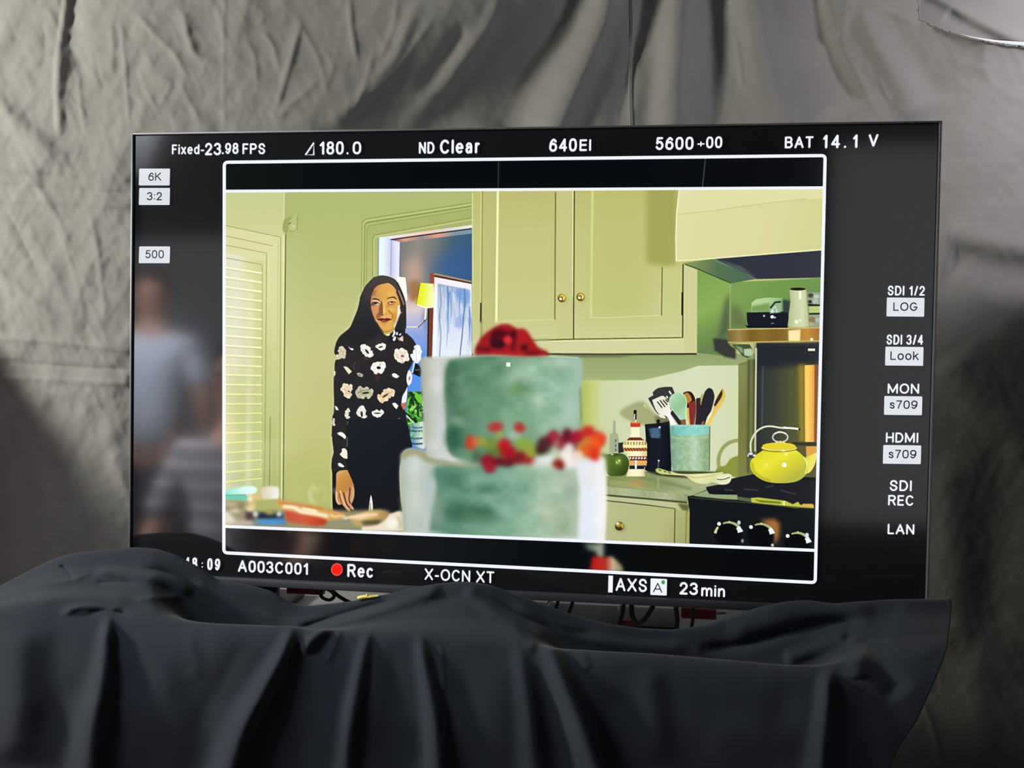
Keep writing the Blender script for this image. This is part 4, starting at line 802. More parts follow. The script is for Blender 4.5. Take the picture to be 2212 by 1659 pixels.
def dab(x, y, rx, ry, c, a, ang=0, cr=cG, s=7): oval(x, y, rx, ry, c, CT, cr, soft=s, a=a, ang=ang, clip=cm_)
for d in ((600, 560, 80, 100, (58, 104, 76), .9), (560, 700, 40, 120, (70, 112, 84), .8), (680, 620, 26, 70, (140, 176, 150), .6, .5), (860, 580, 60, 60, (112, 158, 124), .6), (1010, 560, 60, 90, (88, 134, 104), .6), (820, 720, 90, 70, (84, 126, 94), .6), (960, 860, 140, 110, (88, 136, 104), .6),
          (680, 980, 80, 50, (88, 112, 84), .7), (660, 760, 60, 30, (146, 160, 140), .6, -.4), (640, 1060, 90, 26, (158, 180, 160), .6), (600, 1230, 80, 120, (44, 96, 70), .95), (980, 980, 50, 70, (70, 120, 84), .6), (1300, 560, 140, 90, (176, 206, 178), .75, -.2), (1500, 680, 130, 60, (166, 196, 176), .7, .3), (1170, 660, 60, 60, (160, 194, 164), .5),
          (1240, 740, 120, 60, (110, 156, 100), .7), (1440, 840, 70, 60, (184, 208, 184), .7, -.5), (1240, 960, 150, 60, (104, 160, 118), .6), (1690, 560, 90, 90, (140, 178, 150), .6), (1740, 930, 70, 110, (178, 206, 192), .6), (1560, 1060, 160, 60, (150, 188, 158), .6, -.2), (1700, 470, 140, 30, (186, 208, 190), .8), (1180, 1150, 120, 60, (150, 186, 160), .5), (1380, 1180, 60, 80, (100, 136, 108), .6), (420, 700, 60, 110, (224, 226, 224), .7), (400, 520, 50, 60, (214, 216, 208), .7), (420, 980, 50, 120, (206, 208, 206), .6), (360, 880, 30, 200, (176, 186, 170), .5), (400, 1300, 60, 90, (206, 214, 210), .6), (500, 900, 24, 160, (150, 164, 150), .5)): dab(*d)
for d in ((480, 560, 120, 60, (84, 132, 110), .8, .2), (560, 640, 130, 40, (78, 124, 100), .7, .5), (780, 610, 90, 36, (140, 178, 156), .7), (900, 700, 90, 44, (70, 120, 94), .9), (560, 740, 120, 40, (132, 168, 150), .6, -.2), (900, 780, 90, 40, (130, 172, 150), .7), (720, 920, 260, 90, (62, 110, 80), .9), (900, 980, 150, 50, (66, 116, 86), .7), (420, 900, 60, 160, (150, 166, 152), .5), (1100, 830, 140, 120, (122, 168, 146), .6), (1240, 560, 140, 60, (140, 178, 146), .6), (1250, 700, 120, 90, (112, 160, 134), .6),
          (1500, 700, 130, 120, (164, 192, 166), .7), (1690, 720, 60, 90, (146, 172, 152), .7), (1490, 930, 36, 110, (196, 204, 170), .8, .7), (1640, 1030, 60, 90, (140, 168, 128), .6), (1100, 1060, 220, 40, (122, 166, 132), .6), (700, 1070, 200, 30, (104, 146, 120), .6), (1880, 560, 50, 120, (240, 232, 226), .8), (1900, 900, 60, 240, (232, 238, 250), .7), (1980, 900, 26, 300, (255, 250, 244), .7), (190, 480, 50, 120, (216, 222, 218), .7), (200, 760, 50, 200, (200, 210, 200), .6), (330, 700, 60, 140, (176, 192, 190), .6), (240, 1020, 60, 80, (170, 184, 170), .6)): dab(*d, cr=cH) if len(d) == 7 else dab(d[0], d[1], d[2], d[3], d[4], d[5], 0, cH)
m_ = (smooth_noise(24, 5, 1.6) - .5) + .5*(smooth_noise(11, 6, 1.3) - .5)
gm = blur(mask_of(CT), 3); xx_ = (np.arange(NW)*STEP + PX0)[None]; gm = gm * np.clip((xx_ - 935)/60, .25, 1) * np.clip((1260 - xx_)/60, .3, 1)
CV += (gm * m_)[..., None] * np.array([26, 21, 22], np.float32)
fill([(1845, 760), (1870, 700), (1880, 1000), (1878, 1120), (1852, 1150), (1850, 900)], (120, 140, 110), CT, cG, soft=2, a=.6)
line([(300, 428), (900, 408), (1500, 412), (1840, 428)], 3, (206, 220, 200), CT, cr=cG, soft=1.5, a=.6)
# rose on top
RO = 'rose'
fill([(808, 400), (822, 330), (870, 230), (950, 160), (1030, 110), (1120, 92), (1190, 118), (1240, 140), (1300, 140), (1350, 190), (1400, 270), (1450, 330), (1530, 365), (1548, 405), (1300, 412), (1000, 398)], ('g', (1030, 700), (1180, 770), [(150, 24, 28), (168, 26, 30), (172, 28, 32), (150, 22, 26)]), RO, cG, soft=2.4)
for d in ((1060, 190, 90, 50, (70, 8, 20)), (1040, 290, 80, 50, (40, 10, 24)), (1190, 210, 50, 60, (60, 8, 22)), (1000, 250, 40, 50, (60, 12, 26)), (1300, 325, 34, 34, (36, 8, 20)), (920, 350, 60, 24, (80, 14, 22)), (1190, 300, 30, 60, (90, 16, 30)), (850, 340, 30, 40, (110, 18, 26)), (1380, 380, 80, 18, (100, 14, 22)), (1120, 130, 70, 18, (150, 28, 40))): oval(*d[:4], d[4], RO, cG, soft=3, a=.9)
oval(1140, 250, 42, 44, (214, 50, 54), RO, cG, soft=2.2); oval(1270, 230, 50, 70, (176, 30, 38), RO, cG, soft=4, a=.8); line([(830, 370), (1000, 375), (1300, 385)], 3, (176, 36, 44), RO, cr=cG, soft=2, a=.7)
# flowers between the tiers
FW = 'sugar_flowers'
def petal(x, y, rx, ry, c, a=1, ang=0, s=2.6): oval(x, y, rx, ry, c, FW, cH, soft=s, a=a, ang=ang)
for d in ((1010, 330, 110, 60, (96, 122, 50)), (930, 260, 90, 50, (120, 140, 60)), (850, 240, 40, 50, (150, 160, 64)), (1010, 170, 36, 60, (150, 174, 96)), (1260, 290, 110, 80, (140, 166, 66), .9, .5), (1150, 180, 70, 40, (170, 200, 180), .7), (1310, 340, 60, 60, (150, 160, 60)), (790, 380, 50, 50, (70, 96, 62), .8),
          (740, 250, 56, 70, (200, 62, 40)), (790, 240, 40, 50, (206, 130, 66), .8), (975, 100, 74, 46, (186, 48, 44), 1, -.15), (1205, 105, 56, 46, (184, 44, 40), 1, .6), (1060, 270, 60, 60, (196, 24, 34)), (1100, 340, 80, 60, (172, 20, 32)), (900, 420, 70, 60, (140, 22, 40)), (920, 480, 60, 60, (158, 26, 46)), (1010, 430, 70, 40, (110, 14, 30)), (1130, 420, 80, 40, (126, 18, 32)), (1210, 390, 60, 60, (130, 24, 36)), (1290, 420, 60, 34, (160, 30, 30)), (1090, 460, 50, 18, (60, 14, 20)), (1350, 440, 30, 36, (220, 160, 160), .8),
          (1440, 270, 70, 90, (70, 22, 26), .9, .6), (1530, 200, 60, 70, (142, 24, 44)), (1600, 250, 60, 60, (150, 30, 52)), (1660, 180, 50, 70, (96, 18, 36)), (1700, 260, 60, 80, (110, 16, 34)), (1760, 190, 70, 60, (166, 26, 48)), (1860, 150, 70, 60, (200, 40, 40)), (1950, 200, 70, 60, (214, 60, 40)), (1400, 330, 40, 40, (60, 30, 22), .9), (1560, 260, 24, 50, (170, 150, 120), .8), (1540, 180, 30, 30, (186, 60, 76), .7)): petal(*d)
fill([(1790, 260), (1850, 190), (1940, 180), (2030, 180), (2020, 260), (1970, 320), (1960, 420), (1860, 390), (1800, 350), (1770, 300)], ('g', (1255, 950), (1300, 985), [(206, 120, 50), (232, 90, 36), (226, 60, 26), (222, 50, 24)]), FW, cH, soft=2.2)
for d in ((1840, 240, 46, 34, (206, 130, 60), .9, -.4), (1920, 330, 60, 30, (238, 60, 22), .9, .4), (1930, 250, 60, 26, (240, 100, 40), .9, .3), (1860, 300, 40, 26, (226, 120, 50), .8, .5), (1920, 390, 30, 34, (206, 36, 22), .9), (1880, 310, 60, 8, (196, 50, 26), .8, .4)): petal(*d, 1.8)
for d in ((1430, 420, 70, 46, (226, 232, 226)), (1400, 460, 70, 30, (206, 216, 206), .8), (1560, 380, 80, 40, (196, 206, 160), .8), (1660, 380, 66, 80, (246, 240, 232)), (1680, 300, 50, 50, (236, 226, 216)), (1760, 380, 56, 50, (240, 216, 206)), (1500, 400, 50, 30, (236, 240, 236)), (1690, 450, 60, 36, (240, 236, 230)), (1540, 340, 26, 30, (216, 206, 180), .8)): petal(*d)
petal(1575, 450, 56, 44, (150, 32, 26)); petal(1600, 480, 30, 30, (100, 16, 16), .9)
# the camera focused on the woman: flowers melt together; its sharpening leaves fine halos elsewhere
def melt(cr, x0, y0, x1, y1, s_, a_):
    p0, p1 = ras(cr([(x0, y0)]))[0].astype(int), ras(cr([(x1, y1)]))[0].astype(int); sl = (slice(max(p0[1], 0), p1[1]), slice(max(p0[0], 0), p1[0]))
    w = np.zeros((NH, NW), np.float32); w[sl] = a_; w = blur(w, 6)[..., None]
    b_ = np.stack([blur(CV[..., c], s_/STEP) for c in range(3)], -1); CV[:] = CV*(1-w) + b_*w
melt(cH, 660, 40, 2060, 560, 4.6, .9); melt(cG, 800, 60, 1560, 420, 2.4, .7)
b_ = np.stack([blur(CV[..., c], 1.7/STEP) for c in range(3)], -1); CV += .32*(CV - b_)
# ---- dimmed bands above and below the frame lines
DBN = 'dimmed_band'
TB = [(470, 330), (1800, 330), (1800, 404.5), (1780, 405), (1130, 409), (484, 413), (470, 413)]
fill(TB, ('g', (484, 0), (1780, 0), [(14, 18, 18), (8, 12, 16), (8, 11, 15), (12, 14, 18)]), DBN)
line([(1077, 340), (1076, 410)], 2.2, (44, 56, 50), DBN, soft=.8); line([(1524, 340), (1517, 408)], 2.2, (60, 80, 70), DBN, soft=.8)
def ylow(x): return 1137 + (x - 484) * (1189 - 1137) / (1762 - 484)
BB = [(470, ylow(470)), (1800, ylow(1800)), (1800, 1280), (470, 1280)]
fill(BB, ('g', (484, 0), (1780, 0), [(20, 22, 20), (14, 14, 22), (12, 12, 16), (10, 14, 16), (4, 8, 14), (4, 8, 14), (12, 12, 10), (8, 10, 16), (10, 10, 12)]), DBN)
bm_ = mask_of(DBN)
oval(493, 1165, 5, 20, (64, 74, 56), DBN, soft=4, a=.8, clip=bm_)
for p, c in (([(780, 850), (830, 850), (840, 900), (800, 910)], (96, 100, 80)), ([(860, 930), (1060, 930), (1200, 900), (1150, 990), (1080, 1010), (960, 960)], (58, 64, 48)), ([(1500, 960), (1700, 930), (1700, 1160), (1480, 1160)], (26, 18, 18)), ([(1820, 950), (2000, 960), (2000, 1100), (1820, 1100)], (20, 20, 14))): fill(p, c, DBN, cF, soft=5, a=.8, clip=bm_)  # dark brown patch: a person's reflection painted into the band
fill([(1800, 1200), (1930, 1200), (2010, 1190), (2008, 1340), (1960, 1380), (1930, 1290), (1860, 1270)], ('g', (1270, 1170), (1295, 1210), [(60, 80, 66), (150, 160, 140), (150, 156, 136)]), DBN, cH, soft=4, clip=bm_)
fill([(1900, 1330), (1990, 1345), (2080, 1335), (2150, 1390), (2190, 1440), (2190, 1490), (1870, 1480)], ('g', (1275, 0), (1340, 0), [(170, 24, 20), (186, 36, 26), (176, 50, 36), (196, 170, 140), (150, 146, 110)]), DBN, cH, soft=3.2, clip=bm_)
CV = np.clip(CV, 0, 255)
# ---------------------------------------------------------------- monitor
PWD, PHT, ZB = 1.20138, 0.69, 1.0              # panel width, height, height of its lower edge above the floor
XL, XR, ZT = -PWD/2, PWD/2, ZB + PHT
M_glass = material('black_glass', (.012, .012, .014), .09, GLASS_SPEC)
M_shell = material('black_plastic', (.02, .02, .022), .45, .4, bump=(300, .1, .0005))
M_chin = material('dark_grey_plastic', (.028, .03, .035), .55, .3, bump=(200, .1, .0005))
M_edge = material('grey_metal_edge', (.16, .16, .17), .45, .4, .6)
M_white = material('glowing_white', (.0, .0, .0), .1, GLASS_SPEC, emit=tuple(lin((243, 246, 255))), strength=1.0)
M_grey = material('glowing_grey', (.0, .0, .0), .1, GLASS_SPEC, emit=tuple(lin((222, 226, 232))), strength=1.0)
M_ink = material('dark_lettering', (.0, .0, .0), .1, GLASS_SPEC, emit=tuple(lin((26, 30, 48))), strength=1.0)
M_ink2 = material('grey_lettering', (.0, .0, .0), .1, GLASS_SPEC, emit=tuple(lin((50, 56, 68))), strength=1.0)
M_red = material('glowing_red', (.0, .0, .0), .1, GLASS_SPEC, emit=tuple(lin((255, 36, 22))), strength=1.0)
M_red2 = material('glowing_light_red', (.0, .0, .0), .1, GLASS_SPEC, emit=tuple(lin((250, 96, 84))), strength=1.0)
M_green = material('glowing_green', (.0, .0, .0), .1, GLASS_SPEC, emit=tuple(lin((70, 160, 76))), strength=1.0)
M_pic = material('glowing_picture', (.0, .0, .0), .1, GLASS_SPEC, emit=(1, 1, 1))
_nt = M_pic.node_tree; _at = _nt.nodes.new('ShaderNodeAttribute'); _at.attribute_name = 'Col'
_nt.links.new(_at.outputs['Color'], _nt.nodes['Principled BSDF'].inputs['Emission Color'])

TABLE_Z = 0.925
mon = empty('monitor', (0, .04, TABLE_Z), 'large black monitor showing a woman and a green cake in a kitchen', 'monitor')
mon_inv = Matrix.Translation((0, .04, TABLE_Z)).inverted()
def part(o, parent=None):
    """parent o under the monitor (or one of its parts) keeping its place in the room"""
    p = parent or mon
    o.parent = p; o.matrix_parent_inverse = Matrix.Translation((0, .04, TABLE_Z)).inverted() if p is mon else Matrix.Translation((0, .04, TABLE_Z)).inverted()
    return o
b = MB(); b.box(((XL+XR)/2, .004, (ZB+ZT)/2), (PWD - .004, .008, PHT - .004)); screen = part(b.build('screen', M_glass, smooth=False))
screen.matrix_parent_inverse = mon_inv
def sub(o):
    o.parent = screen; o.matrix_parent_inverse = Matrix.Identity(4); return o
# rim: four thin strips joined in one frame, a little proud of the glass
b = MB(); t = .0028
b.box((XL - t/2 + .002, .006, (ZB+ZT)/2), (t, .020, PHT + t), bev=.0006); b.box((XR + t/2 - .001, .006, (ZB+ZT)/2), (t*1.1, .020, PHT + t), bev=.0006)
b.box((0, .006, ZT + t/2 - .001), (PWD + t, .020, t), bev=.0006)
part(b.build('bezel', M_edge))
b = MB(); b.box((0, .004, ZB - .0045), (PWD + .002, .026, .011), bev=.0015); part(b.build('bottom_bezel', M_chin))
b = MB(); b.box((0, .022, (ZB+ZT)/2), (PWD, .026, PHT), bev=.004); b.box((0, .048, ZB + .26), (PWD*.78, .034, PHT*.6), bev=.01); part(b.build('housing', M_shell))
for sx in (-.40, .40):
    b = MB(); b.box((sx, .045, (ZB + .08 + TABLE_Z)/2), (.05, .018, ZB + .08 - TABLE_Z), bev=.003); b.box((sx, .045, TABLE_Z + .006), (.05, .24, .012), bev=.004); part(b.build('stand_foot', M_shell))

# picture: every thing in it its own flat mesh on the glass
FR = [(481, 347), (1786, 333), (1764, 1262), (480, 1198)]
def inside(x, y):
    k = np.ones_like(x, bool)
    for (ax, ay), (bx, by) in zip(FR, FR[1:] + FR[:1]): k &= ((bx-ax)*(y-ay) - (by-ay)*(x-ax)) >= 0
    return k
yy, xx = np.mgrid[0:NH, 0:NW]; gx = xx*STEP + PX0; gy = yy*STEP + PY0
GP_ = on_plane(gx, gy, -.0006)
gcol = np.ones((NH, NW, 4), np.float32); gcol[..., :3] = lin(CV)
gid = np.arange(NH*NW).reshape(NH, NW)
Q = np.stack([gid[:-1, :-1], gid[1:, :-1], gid[1:, 1:], gid[:-1, 1:]], -1)
keep = inside(gx[:-1, :-1] + STEP/2, gy[:-1, :-1] + STEP/2); qid = ID[:-1, :-1]
def pieces(lab, ok):
    """connected pieces of equal label: (piece map, sizes) by joining runs of neighbouring rows"""
    n, m = lab.shape; par = []; comp = -np.ones((n, m), np.int32)
    def find(a):
        while par[a] != a: par[a] = par[par[a]]; a = par[a]
        return a
    prev = []
    for r in range(n):
        row = np.where(ok[r], lab[r], -1); cut = np.flatnonzero(np.diff(row)) + 1; st = np.r_[0, cut]; en = np.r_[cut, m]; cur = []; k = 0
        for a, b_ in zip(st, en):
            if row[a] < 0: continue
            me_ = len(par); par.append(me_); comp[r, a:b_] = me_
            while k < len(prev) and prev[k][1] <= a: k += 1
            q = k
            while q < len(prev) and prev[q][0] < b_:
                if prev[q][2] == row[a]:
                    x, y = find(prev[q][3]), find(me_)
                    if x != y: par[max(x, y)] = min(x, y)
                q += 1
            cur.append((a, b_, row[a], me_))
        prev = cur
    root = np.array([find(a) for a in range(len(par))] + [-1]); comp = root[comp]
    return comp, np.bincount(comp[comp >= 0], minlength=len(par))
qid = qid.copy()
for _ in range(3):                              # crumbs join whatever they touch
    cp, sz = pieces(qid, keep); small = keep & (sz[np.maximum(cp, 0)] < 160); fixed = qid.copy()
    ys, xs = np.nonzero(small)
    for y_, x_ in zip(ys, xs):
        for dy, dx in ((0, -1), (-1, 0), (0, 1), (1, 0)):
            a, c = y_ + dy, x_ + dx
            if 0 <= a < qid.shape[0] and 0 <= c < qid.shape[1] and keep[a, c] and fixed[a, c] != qid[y_, x_]: fixed[y_, x_] = fixed[a, c]; break
    qid = fixed
cp, sz = pieces(qid, keep)
LAB = {'person': 'woman with long dark hair in a black blouse with white flowers', 'cake': 'two-tier pale green cake', 'rose': 'dark red rose on top of the cake', 'sugar_flowers': 'red and white flowers between the cake tiers', 'kettle': 'yellow kettle with a metal handle', 'stoneware_crock': 'pale green crock holding utensils', 'wall_cabinet': 'cream wall cabinet with two doors', 'range_hood': 'cream range hood', 'shutter': 'pale louvred shutter', 'framed_print': 'framed print of pale blue trees', 'wall_lamp': 'yellow lit lamp shade', 'potted_plant': 'green plant in a striped pot', 'painted_bottle': 'bottle with orange and red bands', 'red_dish': 'red dish of pastry', 'teal_spatula': 'teal spatula out of focus', 'cooker': 'black cooker with knobs'}
for c in np.argsort(-sz):
    if sz[c] == 0: break
    sel = (cp == c); nm = NAMES[int(qid[sel][0])]; q = Q[sel]
    u, inv = np.unique(q.ravel(), return_inverse=True)
    me = mesh_np(nm + '_image', GP_.reshape(-1, 3)[u], inv.reshape(-1, 4))
    at = me.color_attributes.new('Col', 'FLOAT_COLOR', 'POINT'); at.data.foreach_set('color', gcol.reshape(-1, 4)[u].ravel())
    o = sub(link(nm + '_image', me, M_pic))
    if nm in LAB: o['label'] = LAB[nm]

def strip(pts, w):
    """flat band of width w (picture units) along pts -> outline quads"""
    p = np.array(pts, float); t = np.gradient(p, axis=0); t /= np.linalg.norm(t, axis=1, keepdims=True); n = np.stack([-t[:, 1], t[:, 0]], 1)*w/2
    return p + n, p - n
def flat(name, polys, mat, y=-.0012):
    vs, fs = [], []
    for p in polys:
        i = len(vs); q = on_plane([a for a, _ in p], [c for _, c in p], y); vs += [tuple(v) for v in q]; fs.append(list(range(i, i+len(p))))
    me = bpy.data.meshes.new(name); me.from_pydata(vs, [], fs); me.update()
    return sub(link(name, me, mat))
def bars(name, segs, mat, y=-.0012):
    ps = []
    for pts, w in segs:
        a, c = strip(pts, w)
        for i in range(len(a)-1): ps.append([tuple(a[i]), tuple(a[i+1]), tuple(c[i+1]), tuple(c[i])])
    return flat(name, ps, mat, y)
def rounded(c, r=6):
    out = []; n = len(c)
    for i in range(n):
        a, b_, d = np.array(c[i-1], float), np.array(c[i], float), np.array(c[(i+1) % n], float)
        u = (a-b_)/np.linalg.norm(a-b_); v = (d-b_)/np.linalg.norm(d-b_)
        for t in (0, .25, .5, .75, 1): out.append(tuple((1-t)**2*(b_+u*r) + 2*t*(1-t)*b_ + t*t*(b_+v*r)))
    return out
rc = rounded([(484.5, 350.5), (1782.5, 336), (1761, 1258.5), (483.5, 1194)], 8); rc.append(rc[0]); rc.append(rc[1])
bars('frame_line', [(rc, 7.0)], M_white)
bars('frame_line', [([(484, 413), (1130, 409.5), (1781, 405.5)], 6.2)], M_white)
bars('frame_line', [([(483, 1137), (1763, 1189)], 6.6)], M_white)
flat('center_marker', [[(1093.5, 783), (1102.5, 783), (1102.5, 792), (1093.5, 792)]], M_white)

# lettering drawn with round-ended strokes, each glyph in a box one cap height tall
def E_(cx, cy, rx, ry, a0, a1):
    n = max(4, int(abs(a1 - a0)/15)); return [(cx + rx*math.cos(math.radians(a0 + (a1-a0)*i/n)), cy + ry*math.sin(math.radians(a0 + (a1-a0)*i/n))) for i in range(n+1)]
def S_(*p): return [tuple(q) for q in path(p, 5)]
def O_(x0, y0, x1, y1, k=2.6):
    out = []
    for i in range(29):
        t = 2*math.pi*i/28 + math.pi/2; c, s = math.cos(t), math.sin(t)
        out.append(((x0+x1)/2 + (x1-x0)/2*math.copysign(abs(c)**(2/k), c), (y0+y1)/2 + (y1-y0)/2*math.copysign(abs(s)**(2/k), s)))
    return out
GL = {
 '0': (.60, [O_(0, 0, 1, 1)]), '1': (.42, [[(.1, .76), (.45, .86), (.85, 1), (.85, 0)]]),
 '2': (.58, [E_(.5, .72, .48, .28, 175, -40) + [(0, 0), (1, 0)]]), '3': (.58, [E_(.47, .755, .47, .245, 160, -80) + E_(.46, .27, .54, .27, 82, -160)]),
 '4': (.62, [[(.76, 0), (.76, 1), (0, .26), (1, .26)]]), '5': (.58, [[(.92, 1), (.17, 1), (.08, .53)] + E_(.48, .325, .52, .325, 128, -155)]),
 '6': (.60, [S_((.93, .84), (.56, 1), (.12, .72), (.01, .33)), O_(0, 0, 1, .62, 2.2)]), '7': (.56, [[(0, 1), (1, 1), (.56, .5), (.34, 0)]]),
 '8': (.60, [O_(.07, .54, .93, 1, 2.2), O_(0, 0, 1, .54, 2.2)]), '9': (.60, [S_((.07, .16), (.44, 0), (.88, .28), (.99, .67)), O_(0, .38, 1, 1, 2.2)]),
 'A': (.74, [[(0, 0), (.5, 1), (1, 0)], [(.19, .33), (.81, .33)]]), 'B': (.64, [[(0, 0), (0, 1), (.6, 1)] + E_(.6, .765, .33, .235, 90, -90) + [(0, .53)], [(.5, .53)] + E_(.62, .265, .38, .265, 90, -90) + [(0, 0)]]),
 'C': (.70, [E_(.52, .5, .52, .5, 42, 318)]), 'D': (.68, [[(0, 0), (0, 1), (.42, 1)] + E_(.42, .5, .58, .5, 90, -90) + [(0, 0)]]),
 'E': (.56, [[(1, 1), (0, 1), (0, 0), (1, 0)], [(0, .52), (.92, .52)]]), 'F': (.54, [[(1, 1), (0, 1), (0, 0)], [(0, .52), (.85, .52)]]),
 'G': (.74, [E_(.5, .5, .5, .5, 45, 330) + [(1, .45), (.55, .45)]]), 'H': (.68, [[(0, 0), (0, 1)], [(1, 0), (1, 1)], [(0, .52), (1, .52)]]),
 'I': (.17, [[(.5, 0), (.5, 1)]]), 'K': (.68, [[(0, 0), (0, 1)], [(.95, 1), (0, .42)], [(.32, .6), (1, 0)]]), 'L': (.54, [[(0, 1), (0, 0), (1, 0)]]),
 'M': (.84, [[(0, 0), (0, 1), (.5, .1), (1, 1), (1, 0)]]), 'N': (.68, [[(0, 0), (0, 1), (1, 0), (1, 1)]]), 'O': (.78, [O_(0, 0, 1, 1, 2.15)]),
 'P': (.62, [[(0, 0), (0, 1), (.6, 1)] + E_(.6, .74, .4, .26, 90, -90) + [(0, .48)]]), 'R': (.66, [[(0, 0), (0, 1), (.6, 1)] + E_(.6, .75, .38, .25, 90, -90) + [(0, .5)], [(.55, .5), (1, 0)]]),
 'S': (.64, [S_((.95, .76), (.74, .97), (.28, .98), (.05, .76), (.22, .57), (.74, .45), (.97, .25), (.74, .03), (.26, .02), (.02, .25))]),
 'T': (.64, [[(0, 1), (1, 1)], [(.5, 1), (.5, 0)]]), 'V': (.70, [[(0, 1), (.5, 0), (1, 1)]]), 'X': (.70, [[(0, 0), (1, 1)], [(0, 1), (1, 0)]]),
 'a': (.54, [S_((.05, .55), (.28, .72), (.68, .7), (.86, .5), (.86, .1)) + [(.86, 0)], S_((.86, .43), (.4, .42), (.03, .26), (.12, .04), (.46, .0), (.86, .2))]),
 'c': (.54, [E_(.52, .36, .52, .36, 45, 315)]), 'd': (.56, [[(1, 1), (1, 0)], O_(0, 0, 1, .72, 2.2)]),
 'e': (.56, [[(.02, .38), (1, .38)] + E_(.5, .36, .5, .36, 5, 310)]), 'i': (.16, [[(.5, 0), (.5, .72)], [(.5, .99), (.5, 1.0)]]),
 'k': (.54, [[(0, 0), (0, 1)], [(.9, .72), (0, .3)], [(.36, .46), (1, 0)]]), 'l': (.16, [[(.5, 0), (.5, 1)]]),
 'm': (.86, [[(0, 0), (0, .72)], S_((0, .5), (.2, .72), (.42, .68), (.5, .5)) + [(.5, 0)], S_((.5, .5), (.7, .72), (.92, .68), (1, .5)) + [(1, 0)]]),
 'n': (.54, [[(0, 0), (0, .72)], S_((0, .48), (.4, .72), (.84, .68), (1, .46)) + [(1, 0)]]), 'o': (.58, [O_(0, 0, 1, .72, 2.2)]),
 'r': (.34, [[(0, 0), (0, .72)], S_((0, .45), (.4, .68), (1, .7))]), 's': (.50, [S_((.92, .56), (.6, .72), (.15, .67), (.1, .48), (.5, .38), (.92, .26), (.86, .05), (.46, 0), (.03, .14))]),
 'x': (.52, [[(0, 0), (1, .72)], [(0, .72), (1, 0)]]), '.': (.16, [[(.5, .01), (.5, .02)]]), ':': (.16, [[(.5, .12), (.5, .13)], [(.5, .7), (.5, .71)]]),
 '-': (.36, [[(0, .36), (1, .36)]]), '+': (.60, [[(0, .5), (1, .5)], [(.5, .2), (.5, .8)]]), '/': (.40, [[(0, 0), (1, 1)]]), ' ': (.22, [])}
def glyphs(body, x0, yb0, x1, yb1, top0, y, weight):
    """one line of lettering set between two baseline points with its tops at top0 over the first one"""
    A = on_plane(x0, yb0, y); B = on_plane(x1, yb1, y); T = on_plane(x0, top0, y); ch = T[2] - A[2]; t = weight*ch
    low = 1.0 if body != 'min' else 1.02
    ws = [GL[c][0] for c in body]; gap = .13
    tot = sum(ws) + gap*(len(body)-1); sx = (B[0]-A[0])/tot; x = A[0]; vs, fs = [], []
    for c, w in zip(body, ws):
        gw = w*sx
        for st in GL[c][1]:
            p = np.array([(x + t/2 + u*max(gw - t, 0) if gw > t*1.2 else x + gw/2, t/2 + v*(ch*low - t)) for u, v in st])
            d = np.diff(p, axis=0); k = np.r_[True, np.linalg.norm(d, axis=1) > 1e-7]; p = p[k]
            if len(p) == 1: p = np.vstack([p, p + [0, 1e-5]])
            m = len(p); d = np.diff(p, axis=0); d /= np.linalg.norm(d, axis=1, keepdims=True); nn = np.stack([-d[:, 1], d[:, 0]], 1)*t/2
            for i in range(m-1):
                j = len(vs); fs.append([j, j+1, j+2, j+3])
                vs += [p[i]+nn[i], p[i]-nn[i], p[i+1]-nn[i], p[i+1]+nn[i]]
            for q in p:
                j = len(vs); vs += [q + t/2*np.array([math.cos(2*math.pi*k/10), math.sin(2*math.pi*k/10)]) for k in range(10)]; fs.append(list(range(j, j+10)))
        x += gw + gap*sx
    sl = (B[2]-A[2])/(B[0]-A[0])
    return np.array([(v[0], y, A[2] + v[1] + sl*(v[0]-A[0])) for v in vs]), fs
def lettering(name, pieces, mat, y=-.0016, weight=.17):
    vs, fs = [], []
    for p in pieces:
        v, f = glyphs(*p, y, weight); i = len(vs); vs += [tuple(a) for a in v]; fs += [[k+i for k in q] for q in f]
    me = bpy.data.meshes.new(name); me.from_pydata(vs, [], fs); me.update()
    return sub(link(name, me, mat))
RD_ = 'camera_readout'
lettering(RD_, [('Fixed-', 371.2, 333.6, 441, 333.2, 312), ('23', 442.5, 335.5, 477.6, 335.3, 308.5), ('.', 479, 333.4, 483.5, 333.4, 308.5), ('98', 486, 332.8, 515, 332.6, 308.5), ('FPS', 523.5, 333.2, 573, 333, 309.6)], M_white)
lettering(RD_, [('180', 689.5, 334.3, 742.3, 333.8, 305.6), ('.', 748, 333.8, 753, 333.8, 305.8), ('0', 761.5, 333.4, 780, 333.2, 305.6)], M_white)
bars('shutter_angle_symbol', [([(660, 334.5), (677.8, 308.5), (677.6, 334.2), (660, 334.5), (677.8, 308.5)], 3.6)], M_white, -.0016)
lettering(RD_, [('ND', 904.5, 332.2, 938.4, 331.8, 306.6), ('Clear', 950, 332.4, 1036, 331.2, 301.6)], M_white)
lettering(RD_, [('640', 1186, 328, 1246, 327.2, 299.5), ('EI', 1251.5, 326.4, 1277, 326, 301)], M_white)
lettering(RD_, [('5600', 1416, 324.2, 1498, 323.2, 296.3), ('+', 1506, 319.5, 1522, 319, 303), ('00', 1525, 320.4, 1560, 319.8, 295)], M_white)
lettering(RD_, [('BAT', 1695, 320.4, 1757, 319.6, 295), ('1', 1777, 320.6, 1788, 320.5, 291), ('4', 1795, 320.4, 1814.5, 320.2, 291), ('.', 1822.5, 320, 1828, 320, 291), ('1', 1841.5, 319.8, 1853, 319.6, 290.5), ('V', 1876, 317, 1897, 316.6, 290)], M_white)
